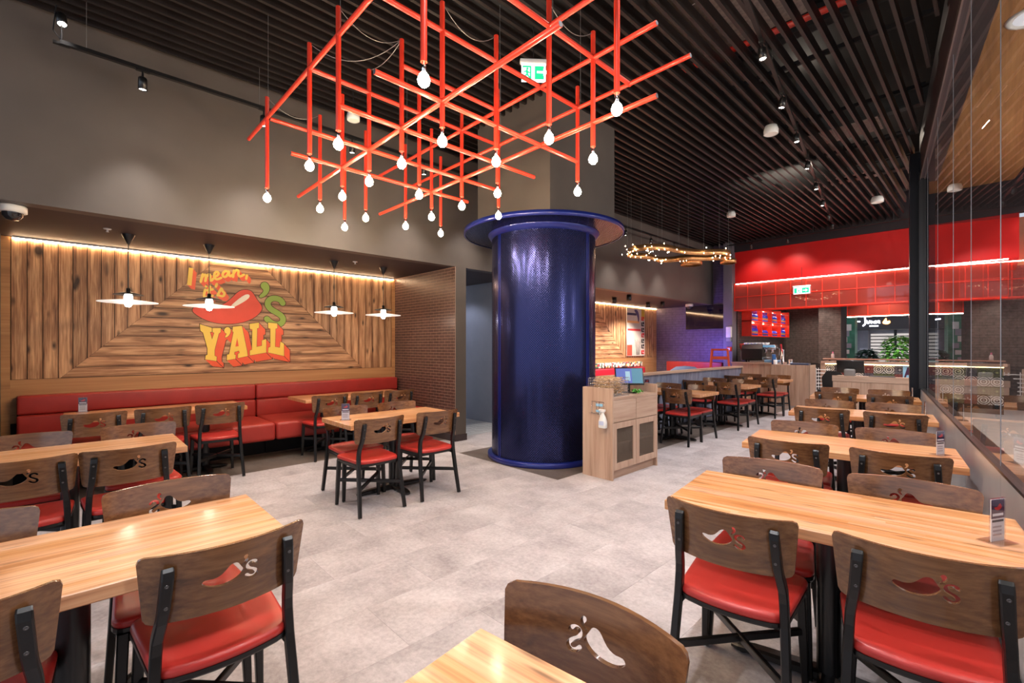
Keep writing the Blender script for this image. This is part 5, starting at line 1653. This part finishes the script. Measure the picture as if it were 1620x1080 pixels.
for k in range(9):
    q = stroke([(0.02 + 0.02 * k, -0.68), (0.0 + 0.03 * k, -0.5), (-0.06 + 0.05 * k, -0.22 - 0.03 * (k % 3))], 0.008, 1)
    MB().prism(q, lambda u, v_, s: (s, u, v_), 0.0255, 0.0276).build('poster_grass', INK_BLK, po)
for k in range(7):
    z = -0.66 + 0.17 * k
    mbp = MB()
    for q in ((0.30, 0.46, z, z + 0.035), (0.30, 0.36, z, z + 0.12), (0.38, 0.46, z + 0.06, z + 0.12 + 0.015 * (k % 2))):
        mbp.box(0.0255, 0.0278, *q)
    mbp.build('poster_mark', INK_BLK if k % 3 else CARDRED, po)
tv = thing('television', 'black wall television above the booth on the violet brick wall', 'television', (-5.88, 13.56, 2.31))
MB().bbox(-0.61, 0.61, -0.02, 0.03, -0.345, 0.345, 0.006).build('cabinet', BLACK, tv)
MB().box(-0.598, 0.598, -0.0215, -0.02, -0.33, 0.333).build('screen', paint('tv_glass', (0.008, 0.008, 0.012), 0.06, spec=0.8), tv)
# blue neon glow washing the brick wall under the television
lamp('neon_light', 'SPOT', (-5.9, 12.3, 1.35), 80, (0.2, 0.15, 1.0), 0.15, aim=(-5.85, 13.6, 1.65), spot=125, blend=0.8)

# high chairs stacked by the pillar
def high_chair(loc, lab):
    t = thing('high_chair', lab, 'high chair', loc, rad(20), 'stacked high chairs')
    OR = MATS.get('orange_red_wood') or paint('orange_red_wood', srgb(222, 80, 46), 0.4)
    for sx in (-1, 1):
        for sy in (-1, 1):
            q = MB(); q.loft([rect((sx * 0.24, sy * 0.24, 0), (1, 0, 0), (0, 1, 0), 0.045, 0.045), rect((sx * 0.18, sy * 0.16, 0.72), (1, 0, 0), (0, 1, 0), 0.045, 0.045)])
            q.build('leg', OR, t)
        q = MB(); bar(q, (sx * 0.2, -0.2, 0.5), (sx * 0.2, 0.2, 0.5), 0.035, 0.05); bar(q, (sx * 0.18, -0.17, 0.71), (sx * 0.18, 0.17, 0.71), 0.045, 0.045); q.build('side_rail', OR, t)
    q = MB(); bar(q, (-0.18, -0.16, 0.71), (0.18, -0.16, 0.71), 0.045, 0.045); bar(q, (-0.2, -0.2, 0.5), (0.2, -0.2, 0.5), 0.035, 0.08); bar(q, (-0.18, 0.16, 0.71), (0.18, 0.16, 0.71), 0.045, 0.045); q.build('cross_rail', OR, t)
    MB().box(-0.19, 0.19, -0.18, 0.18, 0.48, 0.5).build('seat', OR, t)
    return t
high_chair((-4.95, 12.1, 0.0), 'orange-red wooden high chair in front of the grey pillar, lower of two')
high_chair((-4.9, 12.14, 0.66), 'orange-red wooden high chair on top of another by the pillar')
sd = thing('sanitizer_dispenser', 'white sanitizer dispenser on the grey pillar', 'dispenser', (-5.1, 13.28, 1.72))
MB().bbox(-0.07, 0.07, -0.07, 0.02, -0.02, 0.28, 0.02, 3).build('housing', WHITEPL, sd)
MB().bbox(-0.06, 0.06, -0.08, 0.0, -0.13, -0.03, 0.01).build('drip_tray', paint('grey_tray', (0.3, 0.3, 0.35), 0.4), sd)
fb = thing('fire_call_point', 'small red fire alarm call point on the grey pillar', 'fire alarm', (-5.1, 13.28, 1.38))
MB().bbox(-0.06, 0.06, -0.04, 0.02, -0.06, 0.06, 0.008, 2).build('housing', REDSTEEL, fb)
MB().box(-0.03, 0.03, -0.042, -0.04, -0.03, 0.03).build('plate', CARD, fb)

# ================================================================== BAR
def board_front(t, x0, x1, y, z0, z1, m, nm='front_board', w=0.14):
    x = x0
    while x < x1 - 0.01:
        b_ = min(x + w, x1)
        MB().box(x + 0.0015, b_ - 0.0015, y, y + 0.02, z0, z1).build(nm, m, t)
        x = b_
c1 = thing('bar_counter', 'oak boarded bar counter below the coffee machine, set back left part', 'counter', (-4.5, 13.4, 0), 0, 'oak bar counters')
MB().box(-0.5, 0.65, -0.18, 0.5, 0, 0.99).build('body', OAK, c1)
board_front(c1, -0.5, 0.62, -0.2, 0.0, 0.99, OAK)
MB().box(-0.51, 0.66, -0.23, 0.52, 0.99, 1.03).build('worktop', OAKX, c1)
c2 = thing('bar_counter', 'oak boarded bar counter with the beer tap, nearer right part', 'counter', (-3.47, 13.0, 0), 0, 'oak bar counters')
MB().box(-0.41, 0.41, -0.18, 0.3, 0, 0.985).build('body', OAK, c2)
board_front(c2, -0.42, 0.42, -0.2, 0, 1.0, OAK)
MB().box(0.41, 0.43, -0.2, 0.3, 0, 1.0).build('side_panel', OAK, c2)
MB().box(-0.4, 0.4, -0.17, 0.3, 0.985, 0.99).build('steel_top', STEEL, c2)
# coffee machine
em = thing('coffee_machine', 'black and chrome espresso machine on the oak bar', 'coffee machine', (-4.38, 13.5, 1.03), rad(8))
MB().loft([[Vector((x, y, z)) for y, z in ((-0.26, 0.1), (-0.2, 0.05), (0.2, 0.05), (0.26, 0.12), (0.24, 0.42), (0.15, 0.47), (-0.18, 0.47), (-0.3, 0.36))] for x in (-0.4, -0.37, 0.1)], True).build('side_shell', BLACK, em)
MB().bbox(-0.36, 0.42, -0.2, 0.2, 0.06, 0.14, 0.01).build('drip_tray', CHROME, em)
MB().bbox(0.08, 0.4, -0.18, 0.18, 0.34, 0.47, 0.02, 2).build('group_housing', CHROME, em)
MB().bbox(0.1, 0.38, -0.2, -0.185, 0.4, 0.46, 0.003).build('control_panel', paint('panel_blue', srgb(120, 180, 220), 0.3), em)
for x in (0.16, 0.31):
    MB().lathe([(0, 0.26), (0.035, 0.26), (0.035, 0.34)], 16, (x, -0.12, 0)).tube([(x, -0.14, 0.28), (x, -0.3, 0.25)], 0.014, 8).build('group_head', CHROME, em)
MB().tube([(0.42, -0.1, 0.4), (0.48, -0.14, 0.36), (0.48, -0.16, 0.18)], 0.008, 8).build('steam_wand', CHROME, em)
for sx in (-0.3, 0.35):
    for sy in (-0.15, 0.15): MB().lathe([(0, 0), (0.02, 0), (0.02, 0.06)], 10, (sx, sy, 0)).build('foot', BLACK, em)
cup = MB().lathe([(0, 0), (0.025, 0), (0.04, 0.03), (0.042, 0.055), (0.038, 0.055), (0.034, 0.03), (0, 0.008)], 14).mesh('coffee_cup', WHITEPL)
for i in range(14):
    o = bpy.data.objects.new('coffee_cup', cup); C.objects.link(o)
    a = -0.33 + (i % 7) * 0.085; b_ = -0.08 + (i // 7) * 0.12
    o.location = (-4.38 + a * 0.99, 13.5 + b_ + a * 0.139, 1.03 + 0.4705)
    tag(o, 'white cup, %s from the left in the %s row on the coffee machine' % (ord_[i % 7], 'front' if i < 7 else 'back'), 'cup', 'cups on the coffee machine')
gd = thing('coffee_grinder', 'coffee grinder with red hopper behind the espresso machine', 'grinder', (-4.86, 13.62, 1.03))
MB().bbox(-0.09, 0.09, -0.1, 0.1, 0, 0.3, 0.015, 2).build('body', paint('grey_grinder', (0.2, 0.19, 0.19), 0.35, 0.4), gd)
MB().lathe([(0.04, 0.3), (0.09, 0.4), (0.09, 0.5), (0, 0.51)], 20).build('hopper', paint('hopper_red', srgb(180, 70, 60), 0.15), gd)
tp = thing('beer_tap', 'chrome beer tap column with red handle on the bar', 'beer tap', (-3.72, 13.1, 0.99))
MB().lathe([(0, 0), (0.06, 0), (0.06, 0.015), (0.04, 0.03), (0.04, 0.36), (0.035, 0.38), (0, 0.385)], 24).build('column', CHROME, tp)
MB().tube([(0.0, -0.03, 0.3), (0.03, -0.12, 0.3), (0.04, -0.14, 0.22)], 0.013, 8).build('spout', CHROME, tp)
MB().tube([(0.03, -0.11, 0.31), (0.015, -0.13, 0.42), (0.005, -0.13, 0.52)], [0.01, 0.016, 0.02], 10).build('handle', paint('tap_red', srgb(206, 40, 50), 0.3), tp)
MB().bbox(-0.14, 0.2, -0.16, 0.08, 0, 0.012, 0.003).build('drip_tray', STEEL, tp)
for i, (x, y, h, r, m, l) in enumerate(((-3.86, 13.02, 0.12, 0.045, WHITEPL, 'white jug beside the beer tap'), (-3.95, 13.2, 0.26, 0.05, paint('blue_can', srgb(40, 90, 150), 0.3), 'blue canister left of the beer tap'), (-3.55, 13.15, 0.14, 0.05, CHROME, 'small steel shaker right of the beer tap'))):
    o = MB().lathe([(0, 0), (r, 0), (r * 1.02, h * 0.1), (r, h * 0.9), (r * 0.8, h), (r * 0.6, h), (0, h * 0.96)], 18).build(('milk_jug', 'canister', 'shaker')[i], m, None, (x, y, 0.99)); tag(o, l, 'container')
o = MB().bbox(-0.17, 0.17, -0.1, 0.1, 0, 0.07, 0.015, 2).build('tray', paint('tray_blue', srgb(120, 160, 196), 0.3), None, (-4.02, 13.32, 1.03)); tag(o, 'light blue tray between coffee machine and tap', 'tray')
o = MB().bbox(-0.2, 0.2, -0.1, 0.1, 0, 0.05, 0.012, 2).build('bar_mat', paint('mat_navy', srgb(40, 50, 80), 0.4), None, (-3.32, 13.1, 0.99)); tag(o, 'dark blue drip mat at the right end of the oak bar', 'mat')

# bottle shelf on the side wall of the bar
LEDS = glow('shelf_led', (1.0, 0.6, 0.4), 9)
sf = thing('bottle_shelf', 'red lit steel shelf of blue bottles in the bar', 'shelf', (-4.95, 15.7, 1.75))
for z in (0.0, 0.42): MB().box(-0.06, 0.2, -1.75, 1.75, z, z + 0.03).build('shelf_board', REDSTEEL, sf)
for z in (0.03, 0.45):
    MB().box(0.19, 0.2, -1.75, 1.75, z + 0.05, z + 0.07).build('guard_rail', REDSTEEL, sf)
for z in (0.39, 0.78): MB().box(-0.04, -0.02, -1.7, 1.7, z, z + 0.015).build('led_strip', LEDS, sf)
for k in range(5):
    MB().box(-0.06, 0.2, -1.75 + k * 0.868, -1.72 + k * 0.868, 0.03, 0.84).build('upright', REDSTEEL, sf)
MB().box(-0.065, -0.06, -1.75, 1.75, 0, 0.84).build('back_sheet', paint('shelf_back_red', srgb(140, 26, 22), 0.5), sf)
btl = {}
for nm, prof in (('a', [(0, 0), (0.038, 0), (0.04, 0.01), (0.04, 0.15), (0.035, 0.18), (0.014, 0.21), (0.013, 0.27), (0.016, 0.275), (0.016, 0.29), (0, 0.29)]), ('b', [(0, 0), (0.045, 0), (0.047, 0.01), (0.047, 0.1), (0.04, 0.12), (0.02, 0.14), (0.018, 0.17), (0, 0.17)])):
    btl[nm] = MB().lathe(prof, 14)
def bottle(nm, loc, m, lab, cap):
    t = thing('bottle', lab, 'bottle', loc, 0, 'blue bottles on the red shelf')
    pc(m, t, 0, 0, 0); pc(cap, t, 0, 0, 0)
ba = btl['a'].mesh('glass_body', BLUEGLASS); bb_ = btl['b'].mesh('glass_body', BLUEGLASS)
la = MB().lathe([(0.0405, 0.05), (0.0405, 0.12)], 14).mesh('paper_label', paint('bottle_label_dull', srgb(120, 116, 90), 0.6)); lb = MB().lathe([(0.0475, 0.03), (0.0475, 0.08)], 14).mesh('paper_label', INK_BLK)
for tier, z in ((0, 1.78), (1, 2.2)):
    for bay in range(4):
        small = tier == 0 and bay in (1, 2)
        for k in range(6):
            y = 15.7 - 1.62 + bay * 0.868 + k * 0.12
            if small: bottle('b', (-4.86, y, z), bb_, 'short blue jar, %s from the front in the %s bay of the lower red shelf' % (ord_[k], ord_[bay]), lb)
            else: bottle('a', (-4.86, y, z), ba, 'tall blue bottle, %s from the front in the %s bay of the %s red shelf' % (ord_[k], ord_[bay], 'lower' if tier == 0 else 'upper'), la)

# glass gantry over the bar
gt = thing('glass_gantry', 'red steel gantry of glass panes hanging below the red fascia', 'gantry', (-5.0, 13.38, 2.43))
GWD = 5.2
cols = 15
for z in (0.0, 0.38, 0.74): MB().box(0, GWD, -0.012, 0.012, z, z + (0.035 if z == 0 else 0.018)).build('frame_rail', REDSTEEL, gt)
MB().box(0, GWD, 0.3, 0.33, 0, 0.035).build('frame_rail', REDSTEEL, gt)
for k in range(cols + 1):
    x = GWD * k / cols
    MB().box(x - 0.008, x + 0.008, -0.012, 0.012, 0.03, 0.76).build('frame_bar', REDSTEEL, gt)
for k in range(cols):
    for z0, z1 in ((0.035, 0.38), (0.398, 0.74)):
        x0, x1 = GWD * k / cols + 0.008, GWD * (k + 1) / cols - 0.008
        MB().add([(x0, 0, z0), (x1, 0, z0), (x1, 0, z1), (x0, 0, z1)], [(0, 1, 2, 3)]).build('glass_pane', REDGLASSM, gt)
MB().box(0.05, GWD, -0.035, -0.02, 0.738, 0.757).build('led_strip', LEDP, gt)
MB().box(0.0, GWD, -0.04, 0.1, 0.757, 0.765).build('top_sheet', REDSTEEL, gt)
gt2 = thing('glass_gantry', 'second red gantry with light strip across the open far side of the bar', 'gantry', (-3.1, 17.2, 2.36))
for z in (0.0, 0.45): MB().box(0, 5, -0.02, 0.02, z, z + 0.03).build('frame_rail', REDSTEEL, gt2)
for k in range(11): MB().box(k * 0.5 - 0.01, k * 0.5 + 0.01, -0.015, 0.015, 0.03, 0.95).build('frame_bar', REDSTEEL, gt2)
for k in range(10): MB().add([(k * .5 + .01, 0, 0.03), (k * .5 + .49, 0, 0.03), (k * .5 + .49, 0, 0.94), (k * .5 + .01, 0, 0.94)], [(0, 1, 2, 3)]).build('glass_pane', REDGLASSM, gt2)
MB().box(0, 5, -0.03, -0.02, -0.02, 0.0).build('led_strip', LEDP, gt2)
MB().box(0, 5, -0.03, -0.02, 0.98, 1.0).build('led_strip', LEDP, gt2)

# patterned back counter
c3 = thing('tiled_counter', 'counter faced with patterned tiles under a yellow light strip', 'counter', (-3.05, 14.3, 0))
MB().box(0, 3.2, 0.02, 0.6, 0, 1.02).build('body', MATTE, c3)
MB().box(-0.08, 3.25, -0.1, 0.62, 1.02, 1.07).build('worktop', OAKX, c3)
MB().box(-0.1, 0.0, -0.05, 0.6, 0, 1.02).build('end_panel', OAK, c3)
MB().box(0.0, 3.2, -0.02, -0.005, 0.995, 1.012).build('led_strip', LEDY, c3)
tmesh = [MB().bbox(-0.098, 0.098, -0.02, 0.0, -0.098, 0.098, 0.003).mesh('tile', m) for m in PT]
for k in range(16):
    for j in range(4):
        o = bpy.data.objects.new('tile', tmesh[(k * 3 + j * 2 + (k // 3)) % 4]); C.objects.link(o); o.parent = c3; o.location = (0.1 + k * 0.2, 0.02, 0.89 - j * 0.2)
o = MB().bbox(-0.95, 0.95, -0.12, 0.12, 0, 0.03, 0.004).build('serving_board', OAKX, None, (-2.2, 14.6, 1.11)); tag(o, 'raised wooden serving ledge on the tiled counter', 'ledge')
for x in (-0.8, 0.8):
    MB().box(x - 0.02, x + 0.02, -0.1, 0.1, -0.04, 0).build('bracket', BLACK, o)
bo = thing('sauce_bottle', 'small pink-capped sauce bottle on the serving ledge', 'bottle', (-2.95, 14.6, 1.14))
MB().lathe([(0, 0), (0.035, 0), (0.035, 0.1), (0.015, 0.13)], 14).build('body', WHITEPL, bo); MB().lathe([(0.016, 0.12), (0.016, 0.17), (0, 0.175)], 12).build('cap', paint('cap_pink', srgb(210, 110, 150), 0.4), bo)
st2 = MB().prism([(-0.1, 0), (0.1, 0), (0.1, 0.3), (-0.1, 0.3)], lambda u, w, k: (u, k, w), 0, 0.006).build('counter_sticker', SKYBLUE, None, (-1.39, 14.268, 0.69)); tag(st2, 'light blue square sign with dark letter A on the tiled counter', 'sign')
MB().prism([(-0.08, 0.03), (-0.045, 0.03), (-0.028, 0.09), (0.028, 0.09), (0.045, 0.03), (0.08, 0.03), (0.02, 0.27), (-0.02, 0.27)], lambda u, w, k: (u, k, w), -0.003, -0.0005).build('letter_a', CARDPURPLE, st2)
# host counter with till
c4 = thing('host_counter', 'light oak host counter with till in front of the bar', 'counter', (-1.64, 11.3, 0))
MB().box(-0.64, 0.64, 0.0, 0.5, 0, 0.84).build('body', OAK, c4)
board_front(c4, -0.64, 0.64, -0.02, 0.0, 0.74, OAK, w=0.32)
MB().box(-0.65, 0.65, -0.025, 0.01, 0.745, 0.86).build('top_board', OAKX, c4)
MB().box(0.63, 0.65, -0.02, 0.5, 0, 0.84).build('side_panel', OAK, c4)
MB().box(-0.64, 0.64, 0.01, 0.5, 0.835, 0.845).build('worktop', OAKX, c4)
ti = thing('till_monitor', 'black till monitor seen from behind on the host counter', 'monitor', (-2.02, 11.42, 0.845))
m = Matrix.Translation((0, 0.05, 0.2)) @ Matrix.Rotation(rad(12), 4, 'X')
MB().bbox(-0.23, 0.23, -0.025, 0.025, -0.13, 0.13, 0.01, 2, m).build('screen_back', BLACK, ti)
MB().bbox(-0.09, 0.09, -0.06, 0.06, 0, 0.15, 0.03, 3).build('stand', paint('till_grey', (0.25, 0.24, 0.24), 0.5), ti)
kb = MB().bbox(-0.2, 0.2, -0.07, 0.07, 0, 0.025, 0.005).build('keyboard', BLACK, None, (-1.5, 11.4, 0.845)); tag(kb, 'flat black keyboard on the host counter', 'keyboard')
MB().box(-0.18, 0.18, -0.06, 0.06, 0.025, 0.03).build('keys', paint('keys_grey', (0.1, 0.1, 0.1), 0.6), kb)
rk = thing('wire_rack', 'white wire rack at the end of the oak bar', 'rack', (-2.75, 12.7, 0))
q = MB()
for k in range(8): q.tube([(-0.12, -0.1, 0.35 + k * 0.08), (0.1, -0.1, 0.35 + k * 0.08), (0.1, 0.1, 0.35 + k * 0.08), (-0.12, 0.1, 0.35 + k * 0.08), (-0.12, -0.1, 0.35 + k * 0.08)], 0.005, 5)
for x in (-0.12, 0.1):
    for y in (-0.1, 0.1): q.tube([(x, y, 0), (x, y, 0.95)], 0.008, 6)
q.build('wire_frame', WHITEPL, rk)
bc = thing('office_chair', 'black chair tucked behind the host counter', 'chair', (-2.5, 12.2, 0))
MB().bbox(-0.22, 0.22, -0.2, 0.2, 0.42, 0.5, 0.02, 2).build('seat', MATTE, bc)
MB().loft([[Vector((x * s, 0.2, z)) for x, z in ((-0.2, 0.5), (0.2, 0.5), (0.22, 0.75), (0.12, 0.9), (-0.12, 0.9), (-0.22, 0.75))] for s in (1.0,)] + [[Vector((x, 0.24, z)) for x, z in ((-0.2, 0.5), (0.2, 0.5), (0.22, 0.75), (0.12, 0.9), (-0.12, 0.9), (-0.22, 0.75))]]).build('backrest', BLACK, bc)
for sx in (-1, 1):
    for sy in (-1, 1): MB().tube([(sx * 0.18, sy * 0.17, 0.42), (sx * 0.2, sy * 0.19, 0)], 0.014, 8).build('leg', BLACK, bc)

# ================================================================== THE MALL BEHIND THE BAR
MY = 24
shop = thing('shop_front', 'dark shop front with glowing white and orange sign across the mall', 'shop front', (0, MY, 0))
MB().box(-9, 6, 1.2, 1.4, 0, 2.15).build('back_wall', MALLWHITE, shop)
MB().box(-9, 6, 0.0, 1.4, 2.15, 3.0).build('fascia', MALLDARK, shop)
MB().box(-9, 6, 0.05, 1.4, 3.0, 4.6).build('upper_wall', MALLGREY, shop)
for x in (-4.6, -3.9, -2.05, -0.4, 1.2): MB().box(x - 0.14, x + 0.14, 0.9, 1.2, 0, 2.15).build('pier', MALLGREY, shop)
for (a, b_) in ((-3.7, -2.2), (-1.85, -0.55), (-0.25, 1.05)):
    MB().box(a, b_, 1.17, 1.19, 0.5, 2.0).build('display', SHOPLIT, shop)
    for k in range(9): MB().box(a, b_, 1.12, 1.14, 0.75 + k * 0.14, 0.79 + k * 0.14).build('blind_slat', MALLDARK, shop)
MB().tube([(-2.85, 1.0, 0), (-2.85, 1.0, 2.25)], 0.05, 10).build('post', MALLDARK, shop)
sg = MB()
for s in ([(-3.72, 2.75), (-3.7, 2.5), (-3.78, 2.42)], [(-3.66, 2.62), (-3.64, 2.52), (-3.58, 2.52), (-3.56, 2.62)], [(-3.5, 2.52), (-3.5, 2.6)], [(-3.36, 2.6), (-3.43, 2.57), (-3.42, 2.52), (-3.35, 2.52)], [(-3.3, 2.56), (-3.24, 2.58), (-3.27, 2.62), (-3.31, 2.56), (-3.24, 2.52)], [(-3.9, 2.6), (-4.05, 2.62)], [(-3.55, 2.4), (-3.3, 2.4)]):
    sg.prism(stroke(s, 0.045, 1), lambda u, w, k: (u, k, w - 0.1), -0.03, 0)
sg.build('sign_script', SIGNW, shop)
MB().prism(smooth_poly([(-3.16, 2.5), (-3.0, 2.44), (-2.88, 2.52), (-2.92, 2.62), (-3.0, 2.56), (-3.02, 2.74), (-3.1, 2.62)], 1), lambda u, w, k: (u, k, w - 0.1), -0.03, 0).build('sign_flame', SIGNO, shop)
mcol = thing('banner_column', 'green printed banner column standing in the mall behind the bar', 'column', (-3.5, 19.7, 0))
MB().box(-0.2, 0.2, -0.2, 0.2, 0, 3.3).build('shaft', paint('banner_green', srgb(70, 130, 110), 0.35, 0, 0.5, 3), mcol)
for k in range(6): MB().box(-0.17 + 0.06 * (k % 3), -0.02 + 0.06 * (k % 3), -0.207, -0.201, 1.0 + k * 0.2, 1.12 + k * 0.22).build('banner_patch', PAPER if k % 2 else MALLWHITE, mcol)
# balustrade
bal = thing('glass_balustrade', 'glass balustrade with steel handrail across the mall void', 'balustrade', (-3.2, 19.0, 0))
for k in range(5):
    MB().add([(k * 1.4 + .02, 0, 0.05), (k * 1.4 + 1.38, 0, 0.05), (k * 1.4 + 1.38, 0, 1.05), (k * 1.4 + .02, 0, 1.05)], [(0, 1, 2, 3)]).build('glass_panel', BALGLASS, bal)
MB().tube([(0, 0, 1.08), (7, 0, 1.08)], 0.025, 10).build('handrail', STEEL, bal)
MB().box(0, 7, -0.03, 0.03, 0, 0.06).build('shoe', STEEL, bal)
def plant(loc, r, h, m, lab, n=420, seed=1):
    t = thing('potted_plant', lab, 'plant', loc, 0, 'mall plants')
    MB().lathe([(0, 0), (0.16, 0), (0.2, 0.4), (0.17, 0.4), (0.16, 0.36), (0, 0.36)], 18).build('pot', MALLDARK, t)
    MB().tube([(0, 0, 0.3), (0.02, 0, h * 0.6), (0, 0.02, h)], 0.02, 6).build('stem', paint('bark', (0.08, 0.05, 0.03), 0.8) if 'bark' not in MATS else MATS['bark'], t)
    g = random.Random(seed); q = MB()
    for k in range(n):
        a, b_ = g.uniform(0, 2 * PI), g.uniform(-0.7, 1.0)
        rad_ = r * g.uniform(0.55, 1.0) * math.sqrt(max(0.05, 1 - b_ * b_ * 0.8))
        c = Vector((rad_ * math.cos(a), rad_ * math.sin(a), h + b_ * r))
        d = Vector((math.cos(a), math.sin(a), g.uniform(-0.9, 0.3))).normalized(); s = d.cross(Vector((0, 0, 1))).normalized()
        L, w = g.uniform(0.1, 0.2), g.uniform(0.04, 0.07)
        q.add([c, c + d * L * .5 + s * w, c + d * L, c + d * L * .5 - s * w], [(0, 1, 2, 3)])
    stuff(q.build('foliage', m, t))
plant((-2.02, 18.2, 0), 0.42, 1.35, LEAF, 'bushy bright green plant behind the bar counter', 520, 1)
plant((-2.85, 18.75, 0), 0.27, 1.1, LEAFD, 'dark teal leafy plant left of the bright green one', 420, 2)
plant((-2.3, 19.9, 0), 0.35, 0.7, LEAFD, 'low dark plant between the two bigger ones', 300, 3)
